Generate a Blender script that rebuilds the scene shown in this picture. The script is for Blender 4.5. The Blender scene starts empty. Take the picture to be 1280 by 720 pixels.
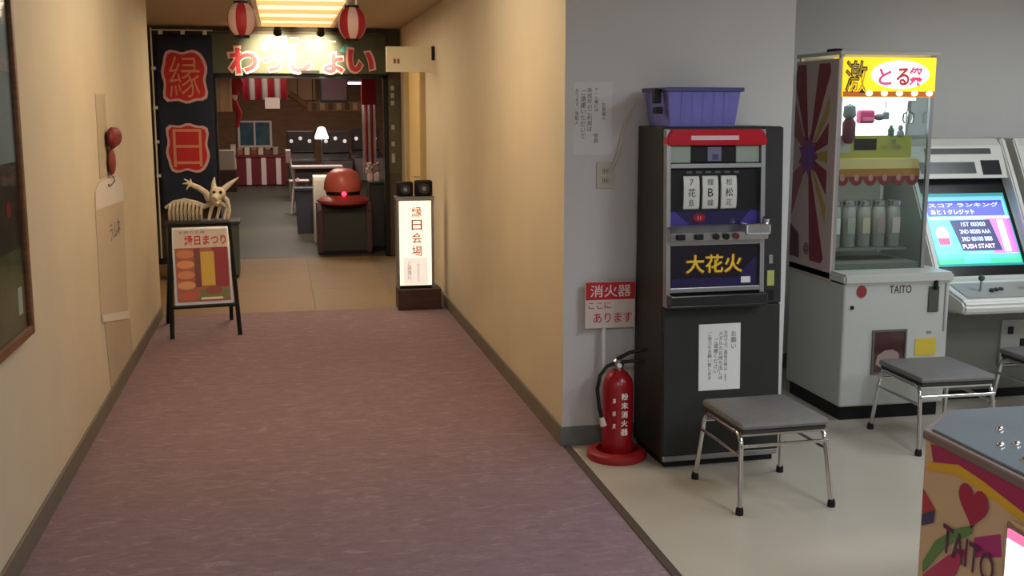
import bpy, bmesh, math, random
from mathutils import Vector, Matrix
random.seed(7)
S = bpy.context.scene
COL = S.collection
PI = math.pi

# ------------------------------------------------------------------ camera
cam_d = bpy.data.cameras.new('camera'); cam = bpy.data.objects.new('camera', cam_d); COL.objects.link(cam)
cam_d.sensor_width = 36.0; cam_d.lens = 36.0 * 1400.0 / 1280.0
cam_d.clip_start = 0.05; cam_d.clip_end = 100
cam.location = (0, 0, 1.62)
cam.rotation_euler = (math.radians(90 - 9.17), 0, math.radians(-11.557))
S.camera = cam

# ------------------------------------------------------------------ world and exposure
W = bpy.data.worlds.new('world'); S.world = W; W.use_nodes = True
W.node_tree.nodes['Background'].inputs[0].default_value = (0.5, 0.52, 0.55, 1)
W.node_tree.nodes['Background'].inputs[1].default_value = 0.05
vs = S.view_settings
vs.view_transform = 'Standard'; vs.look = 'None'; vs.gamma = 1.0; vs.exposure = 0.0; vs.use_curve_mapping = False

# lamp strengths (each lamp is built with its fixture further down)
WARM = (1.0, 0.86, 0.66)
COOL = (0.92, 1.0, 1.13)
P_FAR, P_CORR, P_ARCADE, P_SPOT, P_HALL = 27, 38, 28, 46, 50

# ------------------------------------------------------------------ materials
def lin(c):
    c = c / 255.0
    return c / 12.92 if c <= 0.04045 else ((c + 0.055) / 1.055) ** 2.4
def rgb(r, g, b): return (lin(r), lin(g), lin(b), 1)
MATS = {}
def mat(name, col, rough=0.55, metal=0.0, noise=None, bump=None, emit=0.0, trans=0.0, spec=0.5, emitcol=None, stretch=None):
    """noise=(scale, amount) mottles the base colour, bump=(scale, strength) adds fine relief"""
    if name in MATS: return MATS[name]
    m = bpy.data.materials.new(name); m.use_nodes = True
    nt = m.node_tree; b = nt.nodes['Principled BSDF']
    c = rgb(*col)
    b.inputs['Base Color'].default_value = c
    b.inputs['Roughness'].default_value = rough
    b.inputs['Metallic'].default_value = metal
    b.inputs['Specular IOR Level'].default_value = spec
    if trans: b.inputs['Transmission Weight'].default_value = trans
    if emit:
        b.inputs['Emission Color'].default_value = rgb(*(emitcol or col)); b.inputs['Emission Strength'].default_value = emit
    tc = None
    if noise or bump:
        tc = nt.nodes.new('ShaderNodeTexCoord'); mp = nt.nodes.new('ShaderNodeMapping')
        nt.links.new(tc.outputs['Object'], mp.inputs[0])
        if stretch: mp.inputs['Scale'].default_value = stretch
    if noise:
        n = nt.nodes.new('ShaderNodeTexNoise'); n.inputs['Scale'].default_value = noise[0]; n.inputs['Detail'].default_value = 5
        r = nt.nodes.new('ShaderNodeValToRGB')
        a = noise[1]
        r.color_ramp.elements[0].position = 0.32; r.color_ramp.elements[1].position = 0.68
        r.color_ramp.elements[0].color = (c[0]*(1-a), c[1]*(1-a), c[2]*(1-a), 1)
        r.color_ramp.elements[1].color = (min(1, c[0]*(1+a)), min(1, c[1]*(1+a)), min(1, c[2]*(1+a)), 1)
        nt.links.new(mp.outputs[0], n.inputs['Vector']); nt.links.new(n.outputs['Fac'], r.inputs[0]); nt.links.new(r.outputs[0], b.inputs['Base Color'])
    if bump:
        n2 = nt.nodes.new('ShaderNodeTexNoise'); n2.inputs['Scale'].default_value = bump[0]; n2.inputs['Detail'].default_value = 3
        bp = nt.nodes.new('ShaderNodeBump'); bp.inputs['Strength'].default_value = bump[1]; bp.inputs['Distance'].default_value = 0.01
        nt.links.new(mp.outputs[0], n2.inputs['Vector']); nt.links.new(n2.outputs['Fac'], bp.inputs['Height']); nt.links.new(bp.outputs[0], b.inputs['Normal'])
    MATS[name] = m
    return m
def glass(name, col=(235, 240, 240), rough=0.03, gloss=0.6):
    """thin pane: mostly see-through with a glossy face"""
    if name in MATS: return MATS[name]
    m = bpy.data.materials.new(name); m.use_nodes = True; nt = m.node_tree
    out = nt.nodes['Material Output']; nt.nodes.remove(nt.nodes['Principled BSDF'])
    t = nt.nodes.new('ShaderNodeBsdfTransparent'); t.inputs[0].default_value = rgb(*col)
    g = nt.nodes.new('ShaderNodeBsdfGlossy'); g.inputs['Roughness'].default_value = rough
    lw = nt.nodes.new('ShaderNodeLayerWeight'); lw.inputs['Blend'].default_value = 0.5
    fr = nt.nodes.new('ShaderNodeMath'); fr.operation = 'POWER'; fr.inputs[1].default_value = 5.0
    nt.links.new(lw.outputs['Facing'], fr.inputs[0])
    ad = nt.nodes.new('ShaderNodeMath'); ad.operation = 'MULTIPLY_ADD'; ad.inputs[1].default_value = gloss; ad.inputs[2].default_value = 0.025
    mx = nt.nodes.new('ShaderNodeMixShader')
    nt.links.new(fr.outputs[0], ad.inputs[0]); nt.links.new(ad.outputs[0], mx.inputs[0])
    nt.links.new(t.outputs[0], mx.inputs[1]); nt.links.new(g.outputs[0], mx.inputs[2]); nt.links.new(mx.outputs[0], out.inputs[0])
    MATS[name] = m
    return m

M_cream = mat('cream_wall', (205, 193, 168), 0.75, noise=(2.0, 0.035), bump=(90, 0.05))
M_grey = mat('grey_wall', (212, 211, 208), 0.8, noise=(1.6, 0.03), bump=(90, 0.05))
M_ceil = mat('ceiling_paint', (186, 172, 148), 0.9, noise=(3, 0.03))
M_base = mat('baseboard_vinyl', (112, 104, 92), 0.5, noise=(6, 0.08))
M_base2 = mat('baseboard_blue_grey', (112, 116, 112), 0.5, noise=(6, 0.08))
M_vinyl = mat('vinyl_floor', (184, 177, 162), 0.35, noise=(3.5, 0.03))
M_tan = mat('tan_tile', (134, 108, 74), 0.6, noise=(4, 0.05), spec=0.3)
M_tan2 = mat('tan_tile_pale', (129, 108, 76), 0.6, noise=(4, 0.05), spec=0.3)
M_strip = mat('dark_floor_strip', (80, 70, 62), 0.5, noise=(20, 0.1))
M_brownfloor = mat('brown_floor', (120, 98, 70), 0.5, noise=(5, 0.08))
M_hallfloor = mat('hall_grey_floor', (66, 62, 54), 0.55, noise=(2.5, 0.08), spec=0.3)
M_hallwall = mat('hall_brown_wall', (120, 84, 56), 0.7, noise=(3, 0.15), stretch=(1, 1, 6))
M_hallceil = mat('hall_ceiling', (96, 78, 62), 0.8)
M_endwall = mat('end_wall_dark', (74, 62, 46), 0.6, noise=(6, 0.2))
M_black = mat('black_plastic', (20, 20, 21), 0.5, spec=0.25)
M_blackm = mat('black_metal', (30, 29, 28), 0.35, metal=0.6)
M_chrome = mat('chrome', (205, 205, 205), 0.14, metal=1.0)
M_steel = mat('brushed_steel', (160, 160, 162), 0.34, metal=0.85)
M_white = mat('white_plastic', (222, 222, 214), 0.4, noise=(5, 0.02))
M_paper = mat('white_paper', (225, 225, 222), 0.8)
M_ink = mat('black_ink', (42, 42, 46), 0.8)
M_greyink = mat('grey_ink', (105, 105, 105), 0.8)
M_red = mat('signal_red', (185, 28, 32), 0.4)
M_redpr = mat('red_print', (196, 30, 38), 0.6)
M_wood = mat('brown_wood', (116, 72, 40), 0.45, noise=(8, 0.25), stretch=(1, 1, 8))
M_darkwood = mat('dark_wood', (74, 48, 34), 0.5, noise=(8, 0.25), stretch=(1, 1, 8))
M_glass = glass('clear_glass')

# carpet: mauve pile with pale flecks
def carpet():
    m = bpy.data.materials.new('mauve_carpet'); m.use_nodes = True; nt = m.node_tree; b = nt.nodes['Principled BSDF']
    tc = nt.nodes.new('ShaderNodeTexCoord')
    mp = nt.nodes.new('ShaderNodeMapping'); mp.inputs['Scale'].default_value = (1, 2.2, 1)
    nt.links.new(tc.outputs['Object'], mp.inputs[0])
    n1 = nt.nodes.new('ShaderNodeTexNoise'); n1.inputs['Scale'].default_value = 9; n1.inputs['Detail'].default_value = 8; n1.inputs['Roughness'].default_value = 0.7; n1.inputs['Distortion'].default_value = 1.2
    n2 = nt.nodes.new('ShaderNodeTexNoise'); n2.inputs['Scale'].default_value = 90; n2.inputs['Detail'].default_value = 2
    nt.links.new(mp.outputs[0], n1.inputs['Vector']); nt.links.new(tc.outputs['Object'], n2.inputs['Vector'])
    r = nt.nodes.new('ShaderNodeValToRGB')
    r.color_ramp.elements[0].position = 0.3; r.color_ramp.elements[0].color = rgb(126, 107, 114)
    r.color_ramp.elements[1].position = 0.75; r.color_ramp.elements[1].color = rgb(164, 147, 152)
    e = r.color_ramp.elements.new(0.55); e.color = rgb(140, 119, 126)
    nt.links.new(n1.outputs['Fac'], r.inputs[0]); nt.links.new(r.outputs[0], b.inputs['Base Color'])
    bp = nt.nodes.new('ShaderNodeBump'); bp.inputs['Strength'].default_value = 0.35; bp.inputs['Distance'].default_value = 0.01
    nt.links.new(n2.outputs['Fac'], bp.inputs['Height']); nt.links.new(bp.outputs[0], b.inputs['Normal'])
    b.inputs['Roughness'].default_value = 0.9; b.inputs['Specular IOR Level'].default_value = 0.15
    return m
M_carpet = carpet()

# ------------------------------------------------------------------ mesh helpers
class MB:
    def __init__(s): s.b = bmesh.new()
    def box(s, x0, x1, y0, y1, z0, z1, bev=0.0, seg=2):
        t = bmesh.new()
        bmesh.ops.create_cube(t, size=1)
        for v in t.verts:
            v.co = Vector(((x0 + x1) / 2 + v.co.x * (x1 - x0), (y0 + y1) / 2 + v.co.y * (y1 - y0), (z0 + z1) / 2 + v.co.z * (z1 - z0)))
        if bev: bmesh.ops.bevel(t, geom=list(t.edges), offset=bev, segments=seg, affect='EDGES', profile=0.5)
        s._merge(t); return s
    def _merge(s, t):
        me = bpy.data.meshes.new('tmp'); t.to_mesh(me); t.free(); s.b.from_mesh(me); bpy.data.meshes.remove(me)
    def extrude(s, pts, a0, a1, axis='z', bev=0.0):
        """pts: polygon; axis z -> (x,y), y -> (x,z), x -> (y,z)"""
        t = bmesh.new()
        def co(p, a): return {'z': (p[0], p[1], a), 'y': (p[0], a, p[1]), 'x': (a, p[0], p[1])}[axis]
        v0 = [t.verts.new(co(p, a0)) for p in pts]; v1 = [t.verts.new(co(p, a1)) for p in pts]
        n = len(pts)
        t.faces.new(v0); t.faces.new(list(reversed(v1)))
        for i in range(n): t.faces.new((v0[i], v1[i], v1[(i + 1) % n], v0[(i + 1) % n]))
        bmesh.ops.recalc_face_normals(t, faces=t.faces)
        if bev: bmesh.ops.bevel(t, geom=list(t.edges), offset=bev, segments=2, affect='EDGES')
        s._merge(t); return s
    def tube(s, pts, r, n=10, closed=False):
        pts = [Vector(p) for p in pts]; rs = r if isinstance(r, (list, tuple)) else [r] * len(pts)
        t = bmesh.new(); rings = []; up = None
        m = len(pts)
        for i, p in enumerate(pts):
            if closed: d = (pts[(i + 1) % m] - pts[i - 1]).normalized()
            else: d = (pts[min(i + 1, m - 1)] - pts[max(i - 1, 0)]).normalized()
            if up is None:
                up = Vector((0, 0, 1)) if abs(d.z) < 0.9 else Vector((1, 0, 0))
            a = d.cross(up).normalized(); up = a.cross(d).normalized()
            rings.append([t.verts.new(p + (a * math.cos(2 * PI * k / n) + up * math.sin(2 * PI * k / n)) * rs[i]) for k in range(n)])
        for i in range(m if closed else m - 1):
            A, B = rings[i], rings[(i + 1) % m]
            for k in range(n): t.faces.new((A[k], A[(k + 1) % n], B[(k + 1) % n], B[k]))
        if not closed:
            t.faces.new(rings[0]); t.faces.new(list(reversed(rings[-1])))
        bmesh.ops.recalc_face_normals(t, faces=t.faces)
        s._merge(t); return s
    def lathe(s, prof, c=(0, 0, 0), n=24):
        t = bmesh.new(); rings = []
        for (r, z) in prof:
            if r < 1e-5: rings.append([t.verts.new((c[0], c[1], c[2] + z))])
            else: rings.append([t.verts.new((c[0] + r * math.cos(2 * PI * k / n), c[1] + r * math.sin(2 * PI * k / n), c[2] + z)) for k in range(n)])
        for A, B in zip(rings, rings[1:]):
            if len(A) == 1 and len(B) == 1: continue
            for k in range(n):
                if len(A) == 1: t.faces.new((A[0], B[(k + 1) % n], B[k]))
                elif len(B) == 1: t.faces.new((A[k], A[(k + 1) % n], B[0]))
                else: t.faces.new((A[k], A[(k + 1) % n], B[(k + 1) % n], B[k]))
        bmesh.ops.recalc_face_normals(t, faces=t.faces)
        s._merge(t); return s
    def ball(s, c, r, u=16, v=10):
        t = bmesh.new(); bmesh.ops.create_uvsphere(t, u_segments=u, v_segments=v, radius=1)
        rr = r if isinstance(r, (list, tuple)) else (r, r, r)
        for w in t.verts: w.co = Vector((c[0] + w.co.x * rr[0], c[1] + w.co.y * rr[1], c[2] + w.co.z * rr[2]))
        s._merge(t); return s
    def poly3(s, faces):
        """faces: list of lists of 3D points"""
        t = bmesh.new()
        for f in faces: t.faces.new([t.verts.new(p) for p in f])
        bmesh.ops.remove_doubles(t, verts=t.verts, dist=1e-5)
        bmesh.ops.recalc_face_normals(t, faces=t.faces)
        s._merge(t); return s
    def build(s, name, m, parent=None, smooth=False):
        me = bpy.data.meshes.new(name); s.b.to_mesh(me); s.b.free()
        me.materials.append(m)
        if smooth:
            me.polygons.foreach_set('use_smooth', [True] * len(me.polygons))
            try: me.set_sharp_from_angle(angle=math.radians(42))
            except Exception: pass
        o = bpy.data.objects.new(name, me); COL.objects.link(o); o.parent = parent
        return o
def BX(name, m, parent, x0, x1, y0, y1, z0, z1, bev=0.0): return MB().box(x0, x1, y0, y1, z0, z1, bev).build(name, m, parent)
def tag(o, label, cat, group=None):
    o['label'] = label; o['category'] = cat
    if group: o['group'] = group
    return o
def thing(name, label, cat, loc=(0, 0, 0), rz=0, group=None):
    o = bpy.data.objects.new(name, None); COL.objects.link(o); o.empty_display_size = 0.1
    o.location = loc; o.rotation_euler = (0, 0, math.radians(rz))
    return tag(o, label, cat, group)
def struct(o): o['kind'] = 'structure'; return o
def copy_tree(o, parent=None):
    c = o.copy(); COL.objects.link(c); c.parent = parent
    for ch in list(o.children): copy_tree(ch, c)
    return c

# frames for print and lettering: origin, right, up, outward normal
def F_front(y): return (Vector((0, y, 0)), Vector((1, 0, 0)), Vector((0, 0, 1)), Vector((0, -1, 0)))
def F_wallL(x): return (Vector((x, 0, 0)), Vector((0, 1, 0)), Vector((0, 0, 1)), Vector((1, 0, 0)))
def F_sideL(x): return (Vector((x, 0, 0)), Vector((0, -1, 0)), Vector((0, 0, 1)), Vector((-1, 0, 0)))
def fmat(fr, cx=0, cz=0, lift=0.0, rot=0.0, shear=0.0):
    o, u, v, n = fr
    M = Matrix(((u.x, v.x, n.x, 0), (u.y, v.y, n.y, 0), (u.z, v.z, n.z, 0), (0, 0, 0, 1)))
    p = o + u * cx + v * cz + n * lift
    return Matrix.Translation(p) @ M @ Matrix.Rotation(rot, 4, 'Z') @ Matrix(((1, shear, 0, 0), (0, 1, 0, 0), (0, 0, 1, 0), (0, 0, 0, 1)))
def prt(name, pts, m, parent, fr, lift=0.0, th=0.0012):
    """flat print: polygon in a frame's plane, a thin sheet"""
    t = MB(); t.extrude(pts, 0, th, 'z'); t.b.transform(fmat(fr, 0, 0, lift))
    return t.build(name, m, parent)
def rect(x0, x1, z0, z1): return [(x0, z0), (x1, z0), (x1, z1), (x0, z1)]
def ell(cx, cz, rx, rz, n=20): return [(cx + rx * math.cos(2 * PI * k / n), cz + rz * math.sin(2 * PI * k / n)) for k in range(n)]
def text(name, body, m, parent, fr, cx, cz, w=None, h=None, lift=0.002, ext=0.0006, off=0.0, vertical=False, rot=0.0, shear=0.0, space=0.95):
    cu = bpy.data.curves.new(name, 'FONT')
    if vertical: body = '\n'.join(body)
    cu.body = body; cu.size = 1; cu.align_x = 'CENTER'; cu.space_line = space; cu.resolution_u = 3
    cu.offset = off
    to = bpy.data.objects.new(name, cu); COL.objects.link(to)
    dg = bpy.context.evaluated_depsgraph_get(); dg.update()
    me = bpy.data.meshes.new_from_object(to.evaluated_get(dg))
    bpy.data.objects.remove(to); bpy.data.curves.remove(cu)
    if not me.vertices: return None
    xs = [v.co.x for v in me.vertices]; ys = [v.co.y for v in me.vertices]
    bw = max(xs) - min(xs); bh = max(ys) - min(ys)
    sx = w / bw if w else None; sy = h / bh if h else None
    if sx is None: sx = sy
    if sy is None: sy = sx
    me.transform(Matrix.Translation((-(max(xs) + min(xs)) / 2, -(max(ys) + min(ys)) / 2, 0)))
    me.transform(Matrix.Diagonal((sx, sy, 1, 1)))
    me.transform(fmat(fr, cx, cz, lift, rot, shear))
    me.materials.clear(); me.materials.append(m)
    o = bpy.data.objects.new(name, me); COL.objects.link(o); o.parent = parent
    return o
def area(name, parent, loc, size, power, col, rot=(0, 0, 0)):
    l = bpy.data.lights.new(name, 'AREA'); l.shape = 'RECTANGLE'; l.size, l.size_y = size; l.energy = power; l.color = col
    o = bpy.data.objects.new(name, l); COL.objects.link(o); o.parent = parent; o.location = loc; o.rotation_euler = rot
    return o

# ------------------------------------------------------------------ the setting
CL = 2.45          # ceiling height
XL, XR = -0.958, 1.289
# floors
struct(MB().box(XL, 1.29, -2.6, 9.03, -0.06, 0).build('floor_carpet', M_carpet))
struct(MB().box(1.325, 6.2, -2.6, 6.45, -0.06, 0).build('floor_vinyl', M_vinyl))
struct(MB().box(1.29, 1.325, -2.6, 5.085, -0.06, 0.006, 0.002).build('trim_1', M_strip))
# entry: tan tiles laid over a brown floor
ef = struct(MB().box(-2.5, XR, 9.03, 12.34, -0.07, -0.008).build('floor_entry', M_brownfloor))
k = 0
for ix, (x0, x1) in enumerate([(-2.4, -1.75), (-1.745, -1.09), (-1.085, -0.43), (-0.425, 0.228), (0.232, 0.905)]):
    for iy, (y0, y1) in enumerate([(9.035, 10.13), (10.134, 11.23), (11.234, 12.33)]):
        BX('tile', M_tan if ix < 4 else M_tan2, ef, x0, x1, y0, y1, -0.0079, 0.0, 0.0015)
# walls
struct(MB().extrude([(XL, -2.6), (XL, 8.97), (XL - 0.14, 8.97), (XL - 0.14, -2.6)], 0, CL, 'z').build('wall_left', M_cream))
struct(MB().extrude([(XR, 5.085), (XR, 12.34), (XR + 0.11, 12.34), (XR + 0.11, 5.195)], 0, CL, 'z').build('wall_right', M_cream))
struct(MB().extrude([(XR, 5.085), (2.418, 5.085), (2.418, 6.4), (2.318, 6.4), (2.318, 5.195), (XR + 0.11, 5.195)], 0, CL, 'z').build('wall_front', M_grey))
struct(MB().box(2.418, 6.3, 6.4, 6.5, 0, CL).build('wall_recess', M_grey))
struct(MB().box(6.2, 6.3, -2.6, 6.4, 0, CL).build('wall_arcade_side', M_grey))
struct(MB().box(XL - 0.14, 6.3, -2.7, -2.6, 0, CL).build('wall_back', M_grey))
struct(MB().box(-2.55, -2.45, 8.9, 12.34, 0, CL).build('wall_entry_side', M_cream))
struct(MB().box(-2.45, XL - 0.14, 8.85, 8.97, 0, CL).build('wall_entry_return', M_cream))
# end wall with the doorway opening
struct(MB().box(-2.5, -0.663, 12.34, 12.46, 0, CL).box(1.109, 1.4, 12.34, 12.46, 0, CL).box(-0.663, 1.109, 12.34, 12.46, 1.93, CL).build('wall_end', M_endwall))
dj = struct(MB().box(-0.70, -0.655, 12.31, 12.47, 0, 1.95).build('trim_2', M_blackm))
struct(MB().box(1.10, 1.145, 12.31, 12.47, 0, 1.95).build('trim_3', M_blackm))
struct(MB().box(-0.70, 1.145, 12.31, 12.47, 1.925, 1.965).build('trim_4', M_blackm))
struct(MB().box(-2.55, 1.4, 8.9, 12.46, CL, CL + 0.1).build('ceiling_entry', M_ceil))
struct(MB().box(XL - 0.14, 6.3, -2.7, 8.9, CL, CL + 0.1).build('ceiling', M_ceil))
# baseboards
struct(MB().box(XL, XL + 0.012, -2.6, 8.97, 0, 0.095, 0.003).build('baseboard_left', M_base))
struct(MB().box(XR - 0.012, XR, 5.085, 12.3, 0, 0.095, 0.003).build('baseboard_right', M_base))
struct(MB().box(XR - 0.012, 2.418, 5.073, 5.085, 0, 0.095, 0.003).build('baseboard_front', M_base2))
struct(MB().box(2.418, 6.2, 6.388, 6.4, 0, 0.095, 0.003).build('baseboard_recess', M_base2))
# side door on the right wall near the end
M_doorc = mat('pale_door', (226, 202, 140), 0.5)
d1 = struct(MB().box(XR - 0.022, XR - 0.002, 10.3, 11.35, 0.0, 2.0, 0.004).build('door_1', M_doorc))
BX('frame', mat('door_frame_tan', (176, 152, 104), 0.5), d1, XR - 0.045, XR - 0.001, 10.2, 10.298, 0, 2.08)
BX('frame', MATS['door_frame_tan'], d1, XR - 0.045, XR - 0.001, 11.352, 11.45, 0, 2.08)
BX('frame', MATS['door_frame_tan'], d1, XR - 0.045, XR - 0.001, 10.298, 11.352, 2.005, 2.08)
MB().tube([(XR - 0.03, 10.4, 0.98), (XR - 0.07, 10.4, 0.98), (XR - 0.07, 10.52, 0.98)], 0.01).build('handle', M_steel, d1, True)
# the festival hall beyond
struct(MB().box(-2.2, 2.6, 12.46, 25.3, -0.06, 0).box(-0.663, 1.109, 12.34, 12.46, -0.06, 0).build('floor_hall', M_hallfloor))
struct(MB().box(-2.3, -2.2, 12.46, 25.3, 0, 2.7).build('wall_hall_left', M_hallwall))
struct(MB().box(2.6, 2.7, 12.46, 25.3, 0, 2.7).build('wall_hall_right', M_hallwall))
struct(MB().box(-2.3, 2.7, 25.3, 25.4, 0, 2.7).build('wall_hall_back', M_hallwall))
struct(MB().box(-2.3, 2.7, 12.46, 25.4, 2.7, 2.8).build('ceiling_hall', M_hallceil))

# ------------------------------------------------------------------ lamps of the place
M_tubelit = mat('lit_diffuser_warm', (255, 214, 150), 0.5, emit=2.2)
M_tubecool = mat('lit_diffuser_cool', (245, 250, 240), 0.5, emit=1.6)
def ceiling_panel(label, x, y, sx, sy, power, col, lit, z=CL, group=None, slats=0, bare=False):
    t = thing('ceiling_light', label, 'ceiling light', (x, y, z), 0, group)
    hx, hy = sx / 2, sy / 2
    f = 0.035
    for a in ((-hx - f, hx + f, -hy - f, -hy), (-hx - f, hx + f, hy, hy + f), (-hx - f, -hx, -hy, hy), (hx, hx + f, -hy, hy)):
        BX('frame', mat('lamp_frame', (226, 214, 188), 0.4), t, a[0], a[1], a[2], a[3], -0.05, 0)
    BX('diffuser', lit, t, -hx, hx, -hy, hy, -0.012, -0.002)
    for i in range(slats):
        yy = -hy + sy * (i + 1) / (slats + 1)
        BX('louver_slat', MATS['lamp_frame'], t, -hx, hx, yy - 0.012, yy + 0.012, -0.062, -0.014)
    if bare:        # bare tubes hanging under the plate shine sideways too
        for k in (-1, 0, 1):
            l = bpy.data.lights.new('lamp', 'POINT'); l.energy = power / 3; l.color = col; l.shadow_soft_size = 0.09
            o = bpy.data.objects.new('lamp', l); COL.objects.link(o); o.parent = t; o.location = (0, k * sy * 0.35, -0.16)
    else: area('lamp', t, (0, 0, -0.052), (sx * 0.95, sy * 0.95), power, col)
    return t
ceiling_panel('long warm louvered ceiling light in front of the festival entrance', 0.18, 9.9, 0.66, 3.2, P_FAR, WARM, M_tubelit, slats=3)
ceiling_panel('warm ceiling light over the middle of the carpeted corridor', 0.17, 5.9, 0.3, 1.2, P_CORR, WARM, M_tubelit, bare=True)
for (x, y) in ((2.6, 2.2), (4.4, 2.2), (4.4, 4.3), (2.6, -0.6), (0.2, -0.4)):
    ceiling_panel('white fluorescent ceiling panel over the arcade floor', x, y, 0.6, 1.2, P_ARCADE * (1.9 if x < 1 else 0.75 if y > 4 else 1.0), COOL, M_tubecool, group='arcade ceiling panels')


# ------------------------------------------------------------------ slot machine
M_cab = mat('charcoal_cabinet', (44, 44, 41), 0.5, noise=(7, 0.12), spec=0.25)
M_cab2 = mat('charcoal_front', (46, 47, 45), 0.5, noise=(7, 0.1), spec=0.25)
M_navy = mat('navy_print', (34, 26, 78), 0.25)
M_yel = mat('yellow_print', (232, 196, 40), 0.45)
M_reel = mat('reel_strip', (206, 206, 200), 0.4)
sm = thing('slot_machine', 'tall charcoal slot machine with three reels beside the grey wall corner', 'slot machine', (1.645, 4.64, 0), 2.0)
SW, SD, SH = 0.572, 0.40, 1.535
MB().box(0, SW, 0.02, SD, 0.04, SH, 0.006).build('cabinet', M_cab, sm)
BX('base_plinth', M_black, sm, 0.02, SW - 0.02, 0.03, SD - 0.01, 0, 0.04)
BX('base_trim', M_steel, sm, 0.004, SW - 0.004, 0.008, 0.03, 0.03, 0.056, 0.003)
lp = BX('lower_panel', M_cab2, sm, 0.004, SW - 0.004, 0.002, 0.02, 0.058, 0.735, 0.004)
# right-hand coin unit
cu_ = BX('coin_unit', M_cab2, sm, 0.475, SW - 0.004, -0.004, 0.02, 0.74, SH - 0.004, 0.004)
BX('card_holder', mat('yellow_green_card', (168, 176, 96), 0.5), cu_, 0.495, 0.53, -0.012, -0.004, 0.82, 0.89, 0.002)
BX('coin_slot', M_steel, cu_, 0.503, 0.523, -0.010, -0.004, 0.92, 0.96, 0.002)
BX('coin_return', M_black, cu_, 0.497, 0.53, -0.010, -0.004, 0.755, 0.80, 0.002)
# front door: silver frame with windows
y0 = -0.03
fd = MB()
fd.box(0.002, 0.022, y0, 0.02, 0.74, 1.525, 0.004)
fd.box(0.450, 0.472, y0, 0.02, 0.74, 1.525, 0.004)
fd.box(0.022, 0.450, y0, 0.02, 1.355, 1.375, 0.003)
fd.box(0.022, 0.450, y0, 0.02, 1.015, 1.040, 0.003)
fd.box(0.022, 0.450, y0, 0.02, 0.805, 0.828, 0.003)
fdo = fd.build('door_frame', M_steel, sm)
tp = MB().extrude([(0.0, 1.455), (0.472, 1.455), (0.472, 1.49), (0.45, 1.525), (0.02, 1.525), (0.0, 1.49)], -0.045, 0.02, 'y', 0.006).build('top_panel', mat('red_lens', (190, 24, 44), 0.2), sm)
BX('label', mat('pink_white_label', (226, 190, 192), 0.5), tp, 0.11, 0.335, -0.0475, -0.0445, 1.478, 1.497)
BX('top_lamp', mat('pale_green_lens', (150, 164, 150), 0.3), sm, 0.024, 0.12, -0.012, 0.018, 1.378, 1.452, 0.003)
BX('top_lamp', MATS['pale_green_lens'], sm, 0.335, 0.448, -0.012, 0.018, 1.378, 1.452, 0.003)
dp = BX('display', M_black, sm, 0.122, 0.333, -0.008, 0.018, 1.378, 1.452, 0.003)
BX('display_window', mat('grey_lcd', (118, 122, 140), 0.2), dp, 0.20, 0.265, -0.011, -0.008, 1.385, 1.447)
BX('display_mark', mat('blue_lcd', (66, 64, 120), 0.3), dp, 0.222, 0.25, -0.0125, -0.011, 1.39, 1.415)
# reel window
rw = BX('reel_window', M_navy, sm, 0.022, 0.450, 0.004, 0.018, 1.10, 1.355)
BX('window_mask', M_black, rw, 0.022, 0.450, -0.001, 0.004, 1.165, 1.353)
for i, ch in enumerate(('7', '鐘', '松')):
    x = 0.088 + i * 0.089
    rl = MB()
    pts = [(-0.002 - 0.014 * math.cos(a) - 0.0, 1.247 + 0.073 * math.sin(a)) for a in [(-0.5 + j / 10) * PI for j in range(11)]]
    rl.extrude([(p[0], p[1]) for p in pts] + [(0.0, 1.32), (0.0, 1.174)], x, x + 0.074, 'x')
    ro = rl.build('reel', M_reel, sm)
    fr = F_front(-0.0165)
    for j, (z, hh) in enumerate(((1.293, 0.028), (1.247, 0.036), (1.203, 0.028))):
        text('reel_symbol', (ch, '花', 'B', 'R')[(i + j) % 3 if j else 0], (M_greyink, M_ink, M_greyink)[j], ro, fr, x + 0.037, z, h=hh, lift=0.001 if j == 1 else -0.0015)
for i in range(6):
    BX('payline_mark', M_greyink, rw, 0.105 + i * 0.045, 0.13 + i * 0.045, -0.003, -0.001, 1.332, 1.340)
jw = prt('jackpot_lens', ell(0.165, 1.135, 0.030, 0.018), mat('red_lens_dark', (150, 20, 34), 0.2), rw, F_front(0.004), 0.001, 0.006)
text('jackpot_text', '11', mat('pink_lit', (255, 170, 180), 0.4), jw, F_front(-0.004), 0.165, 1.135, h=0.017)
prt('print_flash', [(0.03, 1.105), (0.12, 1.105), (0.05, 1.165), (0.03, 1.16)], mat('indigo_print', (64, 52, 140), 0.3), rw, F_front(0.004), 0.0005)
prt('print_flash', [(0.36, 1.105), (0.445, 1.105), (0.445, 1.19), (0.40, 1.15)], MATS['indigo_print'], rw, F_front(0.004), 0.0005)
# button shelf
bs = MB().extrude([(0.02, 1.035), (-0.075, 1.04), (-0.085, 1.075), (-0.03, 1.102), (0.02, 1.102)], 0.004, 0.470, 'x', 0.003).build('button_shelf', M_steel, sm)
for i, x in enumerate((0.05, 0.135)):
    MB().box(x - 0.02, x + 0.02, -0.093, -0.079, 1.046, 1.070, 0.004).build('button', M_black, bs)
for x in (0.215, 0.262, 0.309):
    MB().tube([(x, -0.078, 1.058), (x, -0.096, 1.058)], 0.014, 14).build('stop_button', M_black if x < 0.3 else mat('dark_red_button', (96, 28, 32), 0.3), bs)
BX('medal_slot', mat('bright_chrome', (216, 216, 224), 0.1, metal=1.0), bs, 0.355, 0.474, -0.098, -0.02, 1.062, 1.112, 0.008)
MB().tube([(0.462, -0.06, 1.11), (0.462, -0.07, 1.135)], 0.016, 12).build('lever_knob', MATS['bright_chrome'], bs, True)
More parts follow.
